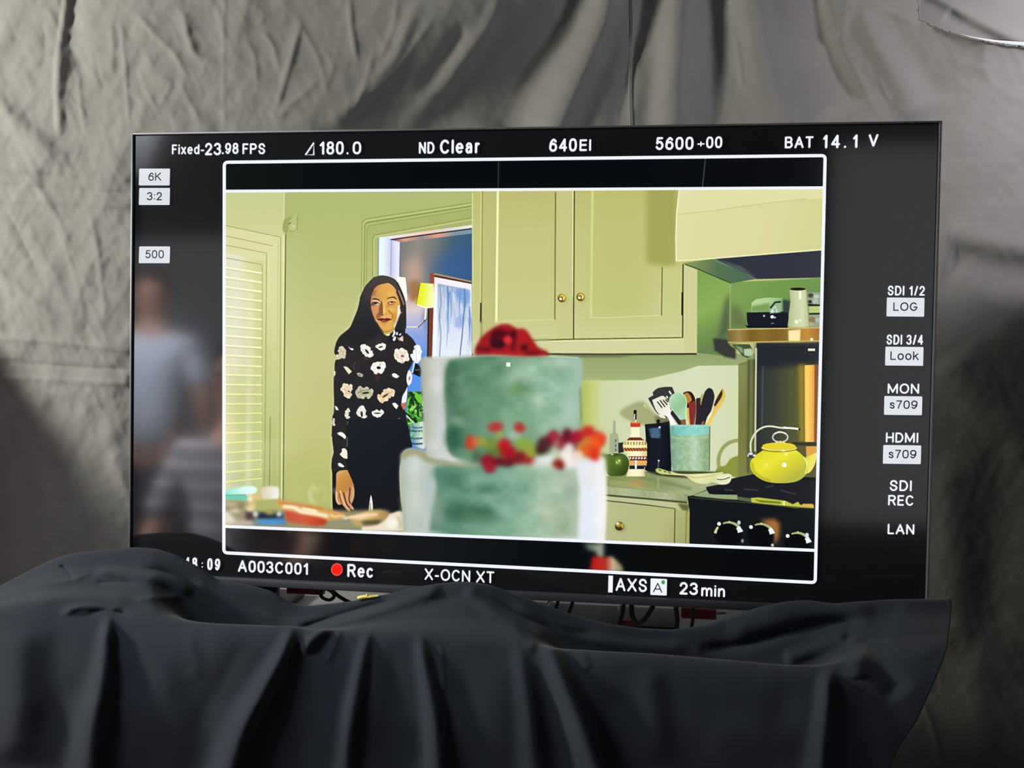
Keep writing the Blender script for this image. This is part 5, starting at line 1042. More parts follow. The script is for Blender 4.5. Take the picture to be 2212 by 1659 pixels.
def box_label(name, r, txt, mat, ink, skew=0.0, w=.14):
    x0, y0, x1, y1 = r; r_ = 2.2
    o = flat(name, [rounded([(x0, y0), (x1, y0 + skew), (x1 - 1, y1 + skew), (x0 - 1, y1)], r_)], mat)
    l = [(t, a, c, d, e, f) for t, a, c, d, e, f in txt]
    lettering(name + '_lettering', l, ink, weight=w)
box_label('recording_format_box', (300.7, 364.2, 367.3, 400.6), [('6K', 320.5, 390.6, 348.4, 390.6, 372.7)], M_grey, M_ink2)
box_label('aspect_ratio_box', (300.7, 406, 367.3, 442.8), [('3:2', 317.5, 432.8, 349.8, 432.8, 415)], M_grey, M_ink2, w=.15)
box_label('base_sensitivity_box', (300.7, 532.3, 367.5, 568.6), [('500', 314, 558, 354, 558, 540.3)], M_grey, M_ink2)
lettering('output_readout', [('SDI 1/2', 1917.2, 638.2, 1997.6, 638.8, 617.0)], M_white, weight=.16)
box_label('output_look_box', (1915.8, 642.6, 1997.2, 683.4), [('LOG', 1929.4, 671.4, 1981.8, 671.8, 652.9)], M_grey, M_ink, .8)
lettering('output_readout', [('SDI 3/4', 1914.7, 744.4, 1994, 745, 722.6)], M_white, weight=.16)
box_label('output_look_box', (1912.8, 748.8, 1995, 789.4), [('Look', 1923, 777.6, 1984.6, 778, 758.4)], M_grey, M_ink, .9)
lettering('output_readout', [('MON', 1917.2, 850.2, 1985.3, 850.8, 828.2)], M_white, weight=.16)
box_label('output_look_box', (1910.4, 855.4, 1992.4, 896), [('s709', 1921.4, 882.8, 1981.8, 883.6, 864.6)], M_grey, M_ink, 1.0)
lettering('output_readout', [('HDMI', 1913.3, 956, 1983.6, 956.8, 934)], M_white, weight=.16)
box_label('output_look_box', (1908, 961.2, 1990, 1001.6), [('s709', 1919, 989.8, 1979.4, 990.6, 971.3)], M_grey, M_ink, 1.1)
lettering('output_readout', [('SDI', 1921.4, 1060.4, 1969.6, 1061.2, 1037), ('REC', 1918.2, 1091.9, 1973.8, 1092.9, 1069)], M_white, weight=.16)
lettering('output_readout', [('LAN', 1917.2, 1153.9, 1974.9, 1155, 1131.4)], M_white, weight=.16)
tcx = 354.6
lettering('timecode_readout', [(ch, tcx + 16.4*i - (5.5 if ch != ':' else 2.2), 1232.6 - .05*(476 - tcx - 16.4*i) - (3 if ch == ':' else 0), tcx + 16.4*i + (6 if ch != ':' else 2.2), 1232.8 - .05*(476 - tcx - 16.4*i) - (3 if ch == ':' else 0), 1207 - .05*(476 - tcx - 16.4*i) + (6 if ch == ':' else 0)) for i, ch in enumerate('10:48:09')], M_white)
lettering('clip_name_readout', [('A003C001', 513.8, 1235.3, 666, 1242.3, 1209.6)], M_white)
def disc(cx, cy, r, n=28): return [(cx + r*math.cos(2*math.pi*k/n), cy + r*1.08*math.sin(2*math.pi*k/n)) for k in range(n)]
flat('record_dot', [disc(727.7, 1230.3, 12.6)], M_red2, -.0014); flat('record_dot_center', [disc(727.7, 1230.3, 10.8)], M_red, -.0018)
lettering('record_readout', [('Rec', 750, 1246.4, 806.4, 1248.6, 1218)], M_white)
lettering('codec_readout', [('X-OCN XT', 917, 1252.6, 1067.5, 1260.2, 1227.4)], M_white, weight=.15)
flat('media_readout_bar', [[(1314.4, 1243.2), (1324.2, 1243.7), (1323.4, 1280), (1313.6, 1279.5)]], M_white)
lettering('media_readout', [('AXS', 1329.6, 1276.4, 1397.7, 1279.4, 1248)], M_white, weight=.15)
flat('media_slot_box', [rounded([(1405.4, 1249.4), (1441, 1251), (1440.2, 1286.6), (1404.8, 1285)], 2)], M_white)
lettering('media_slot_lettering', [('A', 1410.5, 1279.4, 1430.5, 1280.4, 1258.6)], M_ink, weight=.11)
flat('media_slot_dot', [disc(1432.6, 1257.7, 4.2, 14)], M_green, -.0018)
lettering('remaining_time_readout', [('23', 1467.5, 1284, 1507.5, 1286, 1257), ('min', 1514.5, 1288, 1566, 1290.4, 1263.4)], M_white)
# ---------------------------------------------------------------- fabric
def crease_field(px, py, creases):
    """sum of ridges (amp > 0) and grooves (amp < 0). Each crease: (points, width, amp, end-taper[, skew]) in picture units; amp in metres"""
    out = np.zeros_like(px)
    for c in creases:
        pts, w, amp = np.array(c[0], float), c[1], c[2]; taper = c[3] if len(c) > 3 else .25; skew = c[4] if len(c) > 4 else 0.0
        w0, w1 = (w if isinstance(w, tuple) else (w, w))
        p = path(pts, 4) if len(pts) > 2 else pts
        lo = p.min(0) - 3.2*max(w0, w1); hi = p.max(0) + 3.2*max(w0, w1)
        k = (px > lo[0]) & (px < hi[0]) & (py > lo[1]) & (py < hi[1])
        if not k.any(): continue
        X, Y = px[k], py[k]; best = np.full(X.shape, 1e9); bt = np.zeros(X.shape); bs = np.zeros(X.shape)
        seg = np.diff(p, axis=0); L = np.r_[0, np.cumsum(np.linalg.norm(seg, axis=1))]
        for i, d in enumerate(seg):
            l = np.linalg.norm(d)
            if l < 1e-6: continue
            t = np.clip(((X-p[i, 0])*d[0] + (Y-p[i, 1])*d[1])/l**2, 0, 1)
            ex, ey = X - p[i, 0] - t*d[0], Y - p[i, 1] - t*d[1]; q = ex*ex + ey*ey
            u = q < best
            best[u] = q[u]; bt[u] = (L[i] + t*l)[u]/L[-1]; bs[u] = ((d[0]*ey - d[1]*ex)/l)[u]
        ww = w0 + (w1 - w0)*bt; r = np.sqrt(best)/ww
        if skew: r = np.sqrt(best)/(ww*np.where(bs > 0, 1 + skew, 1 - skew))
        e = np.clip(bt/taper, 0, 1)*np.clip((1-bt)/taper, 0, 1) if taper > 0 else 1.0
        e = e*e*(3 - 2*e)
        out[k] += amp*(np.exp(-1.5*(np.sqrt(r*r + .04) - .2)) if c[1] is w and not isinstance(w, tuple) and w <= 16 else np.exp(-r*r))*e
    return out

def vnoise(x, y, seed):
    r = np.random.RandomState(seed); g = r.rand(256, 256)
    ix, iy = np.floor(x).astype(int), np.floor(y).astype(int); fx, fy = x-ix, y-iy
    fx = fx*fx*(3-2*fx); fy = fy*fy*(3-2*fy); a = lambda i, j: g[(iy+j) % 256, (ix+i) % 256]
    return (a(0, 0)*(1-fx)+a(1, 0)*fx)*(1-fy) + (a(0, 1)*(1-fx)+a(1, 1)*fx)*fy
def crinkle(x, y, seed, oct=4):
    """ridged noise: creased fabric"""
    o, a, f = 0, 1.0, 1.0
    for k in range(oct):
        o = o + a*(1 - np.abs(2*vnoise(x*f + 17*k, y*f + 5*k, seed+k) - 1)); a *= .5; f *= 2.1
    return o

def fabric(name, color, spec, sheen, weave=2200, strength=.25, rough=.9):
    m = material(name, color, rough, spec, sheen=sheen); nt = m.node_tree; b = nt.nodes['Principled BSDF']
    tc = nt.nodes.new('ShaderNodeTexCoord'); n = nt.nodes.new('ShaderNodeTexNoise'); n.inputs['Scale'].default_value = weave; n.inputs['Detail'].default_value = 2
    n2 = nt.nodes.new('ShaderNodeTexNoise'); n2.inputs['Scale'].default_value = 9; n2.inputs['Detail'].default_value = 6
    mx = nt.nodes.new('ShaderNodeMix'); mx.data_type = 'RGBA'; mx.inputs['A'].default_value = (*[c*.86 for c in color], 1); mx.inputs['B'].default_value = (*[c*1.12 for c in color], 1)
    bp = nt.nodes.new('ShaderNodeBump'); bp.inputs['Strength'].default_value = strength; bp.inputs['Distance'].default_value = .0006
    nt.links.new(tc.outputs['Object'], n.inputs['Vector']); nt.links.new(tc.outputs['Object'], n2.inputs['Vector']); nt.links.new(n2.outputs['Fac'], mx.inputs['Factor'])
    nt.links.new(mx.outputs['Result'], b.inputs['Base Color']); nt.links.new(n.outputs['Fac'], bp.inputs['Height']); nt.links.new(bp.outputs['Normal'], b.inputs['Normal'])
    return m

# ---- grey-black backdrop hung behind the monitor
YB = 0.42
M_back = fabric('grey_black_fabric', (.20, .196, .178), .2, .25, 1500, .2)
bx = np.linspace(-520, 2760, 760); by = np.linspace(-420, 2500, 640)
BX, BY = np.meshgrid(bx, by)
CRS = [
 # left part: vertical folds, cross seams and tension creases
 ([(150, -60), (137, 50), (126, 120), (124, 200), (128, 300)], (10, 10), .007, .1, -.5), ([(172, -60), (158, 40), (160, 110), (205, 170)], (24, 30), -.012, .2), ([(90, 40), (100, 100), (90, 160)], 14, -.003),
 ([(486, -40), (484, 150), (486, 300)], 4, .0018, .1), ([(262, 40), (272, 150), (282, 290)], 6, .003, .2), ([(240, 30), (245, 120), (238, 180)], 10, .0025), ([(170, 150), (176, 230), (190, 300)], 6, .002), ([(205, 100), (218, 170), (232, 200)], 8, -.002),
 ([(-40, 362), (140, 372), (300, 392)], 10, 0.0051, .1), ([(-40, 395), (140, 412), (300, 420)], 8, -0.0051, .1), ([(-40, 430), (140, 436), (300, 446)], 9, 0.0051, .1), ([(-40, 730), (120, 738), (300, 760)], 9, 0.0051, .1), ([(-40, 775), (120, 790), (300, 800)], 8, -0.0051, .1), ([(-40, 812), (120, 820), (300, 830)], 8, 0.0051, .1),
 ([(-40, 190), (60, 290), (140, 380)], (20, 30), .009), ([(20, 330), (100, 430), (170, 560)], 12, .003), ([(0, 420), (50, 520), (110, 640)], 14, -.003), ([(190, 430), (215, 560), (230, 720)], 10, .0025), ([(120, 470), (170, 620), (180, 720)], 10, .002),
 ([(-30, 560), (60, 640), (140, 700)], 14, .003), ([(230, 880), (250, 1000), (270, 1100)], (20, 20), .004), ([(60, 900), (90, 1050), (100, 1200)], (24, 24), .006), ([(150, 1020), (160, 1120), (165, 1190)], (12, 14), .003), ([(20, 960), (30, 1080), (40, 1180)], (14, 14), .004), ([(200, 1080), (205, 1190)], (8, 8), .002),
 # top middle
 ([(285, 10), (330, 70), (380, 120), (415, 190)], 10, .004), ([(370, 10), (395, 30), (410, 90), (430, 125), (485, 140)], 12, .005, .2), ([(375, 160), (400, 200), (440, 280)], 8, .002), ([(330, 170), (370, 180), (340, 240)], 8, .0025), ([(300, 140), (320, 200), (350, 250)], 7, .002),
 ([(560, 60), (590, 100), (605, 160)], 9, .003), ([(655, 30), (640, 90), (620, 160), (590, 260)], 9, .0045), ([(580, 240), (600, 250), (620, 240)], 8, .0025), ([(520, 80), (550, 120), (555, 200)], 9, .0025), ([(470, 10), (480, 60), (490, 100)], 10, .0025), ([(690, 100), (720, 140), (700, 200)], 9, .002),
 ([(700, 160), (660, 200), (600, 250)], 10, .0025), ([(755, -20), (760, 60), (775, 150)], 8, .004), ([(810, 100), (790, 180), (760, 250)], 9, .0025), ([(640, 40), (690, 130), (710, 220)], 8, .002), ([(860, -20), (850, 60), (815, 140)], 9, .0025), ([(540, 10), (570, 30), (560, 60)], 9, .002),
 ([(920, -20), (880, 60), (850, 130), (780, 210), (690, 290)], (14, 20), .006), ([(960, 10), (900, 90), (850, 160), (760, 240)], 10, .003), ([(1090, -40), (1050, 60), (960, 180), (900, 250), (860, 300)], (16, 26), .008), ([(1010, 40), (960, 130), (900, 200)], (18, 22), -.005),
 # the fan of folds right of the middle
 ([(1330, -80), (1300, 40), (1255, 150), (1185, 310)], (34, 44), 0.0290, .1, .2), ([(1262, -60), (1225, 60), (1150, 180), (1080, 310)], (50, 60), -0.0190, .1), ([(1362, -60), (1363, 120), (1362, 320)], 4, .002, .05),
 ([(1400, -40), (1380, 100), (1345, 220), (1330, 320)], (24, 28), -0.0118, .1), ([(1432, -60), (1415, 80), (1395, 310)], (24, 34), -0.0094, .1), ([(1480, -80), (1462, 80), (1446, 310)], (28, 40), 0.0225, .1), ([(1550, -80), (1552, 120), (1550, 310)], (34, 52), -0.0177, .1), ([(1588, 70), (1598, 130), (1606, 200)], 4, .003),
 ([(1618, -80), (1640, 80), (1680, 250), (1690, 320)], (34, 50), 0.0238, .1), ([(1752, -80), (1772, 60), (1806, 160), (1846, 240)], (26, 50), -0.0166, .1, .3), ([(1836, -20), (1825, 40), (1816, 95)], 12, .005), ([(1810, 90), (1860, 180), (1900, 260)], 12, .003),
 ([(1850, 10), (1890, 80), (1950, 190), (1990, 270)], (24, 40), 0.0131, .15), ([(1900, 20), (1960, 120), (2030, 230)], (24, 36), -0.0049, .15), ([(1895, 160), (1910, 195), (1925, 225)], 4, .0015), ([(1860, 0), (1930, 30), (1990, 55)], 10, .003),
 # right of the monitor
 ([(2240, 545), (2140, 525), (2040, 505)], (26, 30), .008, .1), ([(2240, 600), (2140, 585), (2040, 560)], (40, 44), -.012, .1), ([(2040, 760), (2110, 860), (2240, 990)], (50, 50), .010, .15), ([(2050, 560), (2130, 640), (2230, 690)], (30, 30), .004), ([(2030, 980), (2060, 1200), (2080, 1420)], (50, 50), .010, .15), ([(2180, 900), (2160, 1150), (2150, 1400)], (60, 60), -.010, .15), ([(1975, 1490), (2010, 1560), (2040, 1680)], 8, .003), ([(2090, 1380), (2120, 1520), (2130, 1680)], (40, 40), .005),
]
D = crease_field(BX, BY, CRS)
lw = np.clip((900 - BX)/500, .45, 1)                   # the left panel is the most crumpled
D += (crinkle(BX/150 + .35*BY/150, BY/210, 31) - 1.0)*.006*lw + (crinkle(BX/58 - .45*BY/58, BY/88, 57, 3) - .9)*.0030*lw + (crinkle(BX/40 + .7*BY/40, BY/60, 77, 2) - .9)*.0012*lw + (vnoise(BX/420, BY/380, 12) - .5)*.03
# the cloth is drawn back behind the middle of the monitor's top edge and comes forward again to the right
q_ = np.clip((BX + 1.2*np.clip(BY, -200, 600) - 940)/420, 0, 1); D -= .088*q_*q_*(3 - 2*q_)
q_ = np.clip((BX - 1300)/900, 0, 1); D += .012*q_*q_*(3 - 2*q_)
yb = YB - D
# the upper right corner is pulled down to a hanging lip, leaving a gap to the flap behind
def lip(x): return np.where(x < 1985, -1e4, 44 + (np.clip(x, 1985, 3000) - 1985)*.255 + 10*np.sin((x-1985)/70.0))
def lipf(x): return 44 + (x - 1985)*.255 + 10*np.sin((x-1985)/70.0)
def to_depth(P, y):
    r = P - CAM; return CAM + r*((y - CAM[1])/r[..., 1])[..., None]
yb = yb - .03*np.clip((BX - 1985)/140, 0, 1)*np.exp(-np.clip(BY - lipf(BX), 0, 1e4)/70)
P = to_depth(on_plane(BX, np.maximum(BY, lip(BX)), YB), yb)
drape = link('backdrop_curtain', grid_mesh('backdrop_curtain', P), M_back)
so = drape.modifiers.new('thickness', 'SOLIDIFY'); so.thickness = .002; so.offset = 1
tag(drape, 'wrinkled grey-black fabric backdrop hanging behind the monitor', 'curtain')
# stitched seam running down the backdrop
sy = np.linspace(-150, 420, 150); jx = (1363 - bx[0])/(bx[1]-bx[0]); j0 = int(jx)
sd = np.interp(sy, by, yb[:, j0]*(1-(jx-j0)) + yb[:, j0+1]*(jx-j0))
ctr = np.array([on_plane(1363 + 1.2*math.sin(y/40), y, YB) for y in sy]); ctr = to_depth(ctr, sd)
sec = [(-.0042, -.0001), (-.0030, -.0017), (-.0012, -.0021), (0, -.0008), (.0012, -.0021), (.0030, -.0017), (.0042, -.0001)]
SP = np.array([[c + np.array([a, b - .0022, 0]) for a, b in sec] for c in ctr])
seam = link('seam', grid_mesh('seam', SP), M_back, drape)
# ---- second cloth behind the gap, top right
fx = np.linspace(1880, 2500, 120); fy = np.linspace(-150, 160, 90); FX, FY = np.meshgrid(fx, fy)
FD = crease_field(FX, FY, [([(2000, -20), (2090, 30), (2240, 110)], (14, 22), .010, .05), ([(2040, 30), (2120, 70), (2260, 140)], (18, 22), -.005, .05)])
FY2 = np.minimum(FY, lipf(FX) + 4 - .055*np.clip(FX - 1950, 0, 400))
FP_ = to_depth(on_plane(FX, FY2, YB + .10), YB + .10 - FD)
flap = link('fabric_flap', grid_mesh('fabric_flap', FP_), M_back)
tag(flap, 'pale lit flap of fabric above the bright gap in the top right corner', 'fabric flap')

# ---- black cloth draped over the cart in front of the monitor
M_black = fabric('black_jersey', (.016, .0192, .0255), .10, .06, 1800, .2)
def knots(px, pts): p = np.array(pts, float); return np.interp(px, p[:, 0], p[:, 1])
def smoothk(px, pts, r=14):
    xs = np.arange(-700, 2500, 4.0); v = knots(xs, pts); k = np.exp(-(np.arange(-12, 13)*4.0/r)**2); k /= k.sum()
    return np.interp(px, xs[12:-12], np.convolve(v, k, 'valid'))
RIDGE = [(-700, 1420), (-160, 1330), (-60, 1296), (0, 1268), (60, 1236), (110, 1211), (150, 1198), (220, 1190), (290, 1184), (335, 1187), (380, 1201), (430, 1228), (470, 1256), (540, 1266), (590, 1280), (625, 1304), (660, 1312), (700, 1308), (760, 1301), (830, 1287), (900, 1270), (950, 1262), (1005, 1258), (1060, 1266), (1120, 1288), (1180, 1311), (1240, 1331), (1300, 1347), (1380, 1360), (1450, 1363), (1520, 1353), (1580, 1335), (1640, 1314), (1700, 1302), (1745, 1299), (1800, 1307), (1850, 1302), (1930, 1297), (2040, 1296), (2500, 1300)]
EDGE = [(-700, 1340), (-100, 1326), (0, 1316), (100, 1314), (180, 1328), (240, 1338), (400, 1342), (630, 1351), (700, 1364), (780, 1372), (900, 1376), (1000, 1384), (1100, 1396), (1180, 1402), (1260, 1402), (1400, 1408), (1550, 1420), (1700, 1434), (1770, 1436), (1850, 1428), (2040, 1410), (2500, 1400)]
HOLLOW = [(-700, 0), (330, 0), (420, .7), (470, 1), (610, 1), (690, .35), (780, 0), (1120, 0), (1230, .6), (1330, 1), (1560, 1), (1660, .9), (1760, .7), (1850, .2), (1950, 0), (2500, 0)]
nu, nv = 620, 280
u = np.linspace(0, 1, nu)
XLc = -260.0
# rows of the cloth from the back edge (0) to the hem (1): right-hand end, height in the picture, depth in front of the panel
kv = [0.0, .10, .20, .30, .40, .58, .78, 1.0]
xr = [2020, 2052, 2054, 2050, 2040, 1985, 1905, 1800]
rows = []
for i in range(len(kv)):
    x = XLc + (xr[i] - XLc)*u
    rd, ed = smoothk(x, RIDGE), smoothk(x, EDGE)
    hol = smoothk(x, HOLLOW); mid = (rd*.45 + ed*.55 + 6)*(1 - hol) + (ed + 34)*hol; mid = np.maximum(mid, rd + 14)
    if i == 0: y, d = rd + 34, np.full(nu, -.030)
    elif i == 1: y, d = rd, np.full(nu, -.058)
    elif i == 2: y, d = rd*.55 + mid*.45, -.080 + .012*hol
    elif i == 3: y, d = np.maximum(mid, rd + 18), -.118 + .030*hol
    elif i == 4: y, d = np.maximum(ed + 8, rd + 40), np.full(nu, -.170)
    elif i == 5: y, d = np.full(nu, 1530.0) + (ed - 1380)*.4, np.full(nu, -.200)
    elif i == 6: y, d = np.full(nu, 1720.0), np.full(nu, -.205)
    else: y, d = np.full(nu, 2350.0), np.full(nu, -.215)
    if i >= 5: y = y - np.clip((x - 1500)/400, 0, 1)*(0 if i > 5 else 0)
    rows.append((x, y, d))
R3 = np.stack([np.stack(r, -1) for r in rows])          # (8, nu, 3)
vv = np.linspace(0, 1, nv)
def catmull(v):
    i = min(np.searchsorted(kv, v, 'right') - 1, len(kv) - 2); t = (v - kv[i])/(kv[i+1] - kv[i])
    m0 = (R3[i+1] - R3[max(i-1, 0)])/(kv[i+1] - kv[max(i-1, 0)])*(kv[i+1]-kv[i]); m1 = (R3[min(i+2, len(kv)-1)] - R3[i])/(kv[min(i+2, len(kv)-1)] - kv[i])*(kv[i+1]-kv[i])
    h = (2*t**3-3*t**2+1, t**3-2*t**2+t, -2*t**3+3*t**2, t**3-t**2)
    return h[0]*R3[i] + h[1]*m0 + h[2]*R3[i+1] + h[3]*m1
C3 = np.stack([catmull(v) for v in vv])                 # (nv, nu, 3)
CX, CY, CDp = C3[..., 0], C3[..., 1], C3[..., 2]
CLS = [
 # folds falling from the table edge
 ([(236, 1322), (230, 1380), (222, 1460), (200, 1580), (185, 1760)], (9, 46), 0.0216, .12), ([(250, 1345), (290, 1440), (320, 1600), (330, 1760)], (20, 70), -0.0038, .15), ([(140, 1350), (120, 1480), (110, 1640)], (30, 60), -0.0027, .2), ([(40, 1340), (40, 1480), (30, 1660)], (40, 60), 0.0135, .2),
 ([(632, 1350), (612, 1410), (570, 1490), (520, 1590), (470, 1760)], (10, 44), 0.0297, .1), ([(655, 1390), (680, 1480), (660, 1620), (650, 1760)], (20, 60), -0.0043, .15), ([(540, 1370), (500, 1440), (440, 1560), (420, 1700)], (18, 34), -0.0022, .15), ([(410, 1350), (420, 1420), (430, 1480)], (14, 18), .002),
 ([(800, 1350), (780, 1440), (755, 1580), (740, 1760)], (9, 30), 0.0121, .12), ([(905, 1365), (920, 1450), (940, 1560), (950, 1760)], (9, 34), 0.0175, .12), ([(850, 1380), (850, 1500), (850, 1700)], (22, 40), -0.0027, .15), ([(1000, 1390), (1010, 1500), (1030, 1700)], (26, 44), -0.0024, .15), ([(950, 1385), (955, 1430), (960, 1500)], 8, .004), ([(740, 1350), (720, 1400), (700, 1440)], 9, .005),
 ([(1130, 1340), (1180, 1390), (1220, 1480), (1265, 1590), (1320, 1760)], (10, 40), 0.0243, .1), ([(1110, 1380), (1130, 1450), (1150, 1600), (1160, 1760)], (14, 34), 0.0095, .15), ([(1165, 1420), (1190, 1540), (1220, 1700)], (14, 34), -0.0032, .15), ([(1250, 1400), (1262, 1425), (1270, 1450)], (9, 12), .003, .2), ([(1300, 1480), (1360, 1600), (1400, 1760)], (24, 50), -0.0024, .2), ([(1400, 1430), (1410, 1520), (1420, 1660)], (26, 40), 0.0054, .2),
 ([(1790, 1440), (1785, 1530), (1775, 1640), (1765, 1760)], (14, 30), 0.0189, .12), ([(1850, 1480), (1880, 1580), (1880, 1700)], (24, 34), -0.0027, .15), ([(1700, 1460), (1690, 1560), (1680, 1700)], (30, 50), -0.0016, .2),
 # lumps and creases on the top
 ([(-20, 1300), (60, 1296), (180, 1290), (300, 1300)], (12, 16), 0.0116, .15), ([(130, 1218), (148, 1236), (160, 1258)], 6, -0.0087, .2), ([(205, 1250), (230, 1236), (300, 1246), (380, 1262), (420, 1290)], (9, 14), 0.0145, .15), ([(200, 1262), (250, 1258), (300, 1262)], 10, -0.0087), ([(60, 1268), (140, 1258), (205, 1238)], 10, 0.0087), ([(130, 1330), (180, 1312), (270, 1320)], 8, 0.0130, .2), ([(180, 1330), (230, 1316), (290, 1335)], 8, -0.0087), ([(280, 1300), (330, 1294), (400, 1290)], 10, 0.0072), ([(300, 1225), (370, 1240), (440, 1268)], 10, -0.0087),
 ([(655, 1420), (672, 1385), (720, 1352), (800, 1326), (880, 1300), (960, 1272)], (9, 16), 0.0203, .1), ([(640, 1360), (690, 1345), (780, 1318), (860, 1296)], (8, 10), -0.0174, .15), ([(1000, 1270), (1050, 1310), (1110, 1360), (1170, 1400)], (14, 22), 0.0145, .12), ([(1060, 1290), (1120, 1330), (1200, 1360), (1300, 1380)], 12, -0.0116), ([(1170, 1350), (1260, 1376), (1380, 1394), (1500, 1398)], (10, 14), 0.0101, .15), ([(1100, 1300), (1180, 1338), (1280, 1366)], 8, 0.0072),
 ([(1500, 1402), (1600, 1394), (1700, 1364), (1800, 1344), (1880, 1346)], (12, 16), -.018, .15), ([(1560, 1368), (1660, 1342), (1770, 1326), (1900, 1330)], (22, 26), .012, .15), ([(1690, 1428), (1760, 1402), (1812, 1380), (1836, 1380)], (14, 20), .014, .15), ([(1836, 1375), (1850, 1420), (1852, 1470)], (18, 22), .010, .15), ([(1600, 1322), (1700, 1314), (1800, 1318), (1900, 1310)], (12, 12), .004), ([(1920, 1330), (1990, 1360), (2030, 1420)], (34, 34), .008), ([(1880, 1390), (1910, 1450), (1950, 1510)], (26, 30), -.012),
]
DD = crease_field(CX, CY, CLS) + (vnoise(CX/60, CY/70, 41) - .5)*.003 + (vnoise(CX/150, CY/220, 44) - .5)*.010
fade = np.clip((CY - 1200)/40, 0, 1)
Y3 = CDp - DD*(.6 + .4*np.clip((CY - 1400)/120, 0, 1))
P = on_plane(CX, CY, CDp); P[..., 1] -= 0
# move along the line of sight so the drawn folds keep their place
ray = P - CAM; tt = (Y3 - CAM[1])/ray[..., 1]; P = CAM + ray*tt[..., None]
P[..., 1] = np.minimum(P[..., 1], -.014)
throw = link('draped_black_cloth', grid_mesh('draped_black_cloth', P), M_black)
so = throw.modifiers.new('thickness', 'SOLIDIFY'); so.thickness = .0015; so.offset = 1
tag(throw, 'black cloth draped in folds over the stand below the monitor', 'cloth')
# ---------------------------------------------------------------- tent around the monitor, plus two added shade panels
M_floor = material('dark_ground', (.06, .058, .055), .9, .2, bump=(30, .3, .004))
M_tent = fabric('dark_tent_fabric', (.055, .055, .06), .2, .2)
def struct(name, b, mat): o = b.build(name, mat, smooth=False); o['kind'] = 'structure'; return o
b = MB(); b.box((0, -1.2, -.02), (7.0, 6.0, .04)); struct('floor', b, M_floor)
def side_wall(name, x, y0, y1, z0, z1, t=.02):
    # a tent side: its top edge runs from height z0 at the front to z1 at the backdrop
    me = bpy.data.meshes.new(name); vs = [(x+d, y, z) for d in (-t/2, t/2) for y, z in ((y0, 0), (y1, 0), (y1, z1), (y0, z0))]
    me.from_pydata(vs, [], [(0, 1, 2, 3), (4, 7, 6, 5), (0, 4, 5, 1), (1, 5, 6, 2), (2, 6, 7, 3), (3, 7, 4, 0)]); me.update()
    o = link(name, me, M_tent); o['kind'] = 'structure'
me = bpy.data.meshes.new('shade_panel_left'); pf = [(.05, 0), (.36, 0), (.36, 1.47), (.10, 1.16), (.05, 1.11)]; n_ = len(pf)  # added out-of-view panel, cut to throw the diagonal shadow on the lower-left backdrop
me.from_pydata([(-1.31+d, y, z) for d in (-.01, .01) for y, z in pf], [], [tuple(range(n_)), tuple(range(2*n_-1, n_-1, -1))] + [(k, n_+k, n_+(k+1) % n_, (k+1) % n_) for k in range(n_)]); me.update()
o = link('shade_panel_left', me, M_tent); o['kind'] = 'structure'
me = bpy.data.meshes.new('shade_panel_right'); pf = [(-.6, 0), (.38, 0), (.38, 1.66), (.20, 1.885), (-.6, 1.9)]; n_ = len(pf)  # added out-of-view panel, keeps the right-hand light off the lower backdrop
me.from_pydata([(1.08+d, y, z) for d in (-.01, .01) for y, z in pf], [], [tuple(range(n_)), tuple(range(2*n_-1, n_-1, -1))] + [(k, n_+k, n_+(k+1) % n_, (k+1) % n_) for k in range(n_)]); me.update()
o = link('shade_panel_right', me, M_tent); o['kind'] = 'structure'
side_wall('wall_outer_left', -3.2, -4.1, 1.5, 2.8, 2.8); side_wall('wall_outer_right', 3.2, -4.1, 1.5, 2.8, 2.8)
b = MB(); b.box((0, -1.9, 2.81), (6.4, 4.4, .02)); struct('ceiling', b, M_tent)
b = MB(); b.box((-.15, -4.1, 1.4), (3.5, .02, 2.8)); b.box((-2.55, -4.1, .4), (1.3, .02, .8)); b.box((-2.55, -4.1, 2.5), (1.3, .02, .6)); b.box((2.4, -4.1, .18), (1.6, .02, .36)); struct('wall_front', b, M_tent)
# cart that carries the monitor, hidden under the cloth
M_cart = material('grey_cart_metal', (.26, .26, .27), .5, .4)
cart = empty('equipment_cart', (0, .1, 0), 'grey equipment cart top just visible under the monitor behind the black cloth', 'cart')
ci = Matrix.Translation((0, .1, 0)).inverted()
b = MB(); b.box((0.02, .10, TABLE_Z - .012), (1.16, .30, .024), bev=.004); o = b.build('cart_top', M_cart, cart); o.matrix_parent_inverse = ci
for sx in (-.5, .5):
    for sy in (-.02, .22):
        b = MB(); b.box((sx, sy, (TABLE_Z - .024)/2), (.035, .035, TABLE_Z - .024)); o = b.build('leg', M_cart, cart); o.matrix_parent_inverse = ci
# ---------------------------------------------------------------- things between the cart and the monitor
M_cable = material('black_rubber', (.012, .012, .013), .5, .4)
M_redfab = material('faded_red_webbing', (.26, .05, .06), .8, .2, bump=(900, .3, .0004))
M_yellow = material('yellow_plastic', (.80, .62, .14), .45, .4)
M_silver = material('bright_metal', (.75, .75, .74), .3, .5, .6)
M_case = material('grey_plastic', (.5, .5, .51), .6, .3)
ZT_ = TABLE_Z
def P_(px, py, y): return tuple(on_plane(px, py, y))
def cable(pts, y, r, label, name='cable', mat=None, rest=True):
    q = path([P_(a, b, y + (c if len(t) > 2 else 0)) for t in pts for a, b, c in [t if len(t) > 2 else (*t, 0)]], 8)
    b = MB(); b.tube(q, r, 8); o = b.build(name, mat or M_cable); tag(o, label, 'cable'); return o
cable([(1352, 1285), (1347, 1310), (1342, 1335), (1330, 1362), (1290, 1372)], .05, .0032, 'straight black cable hanging just left of the looped cable')
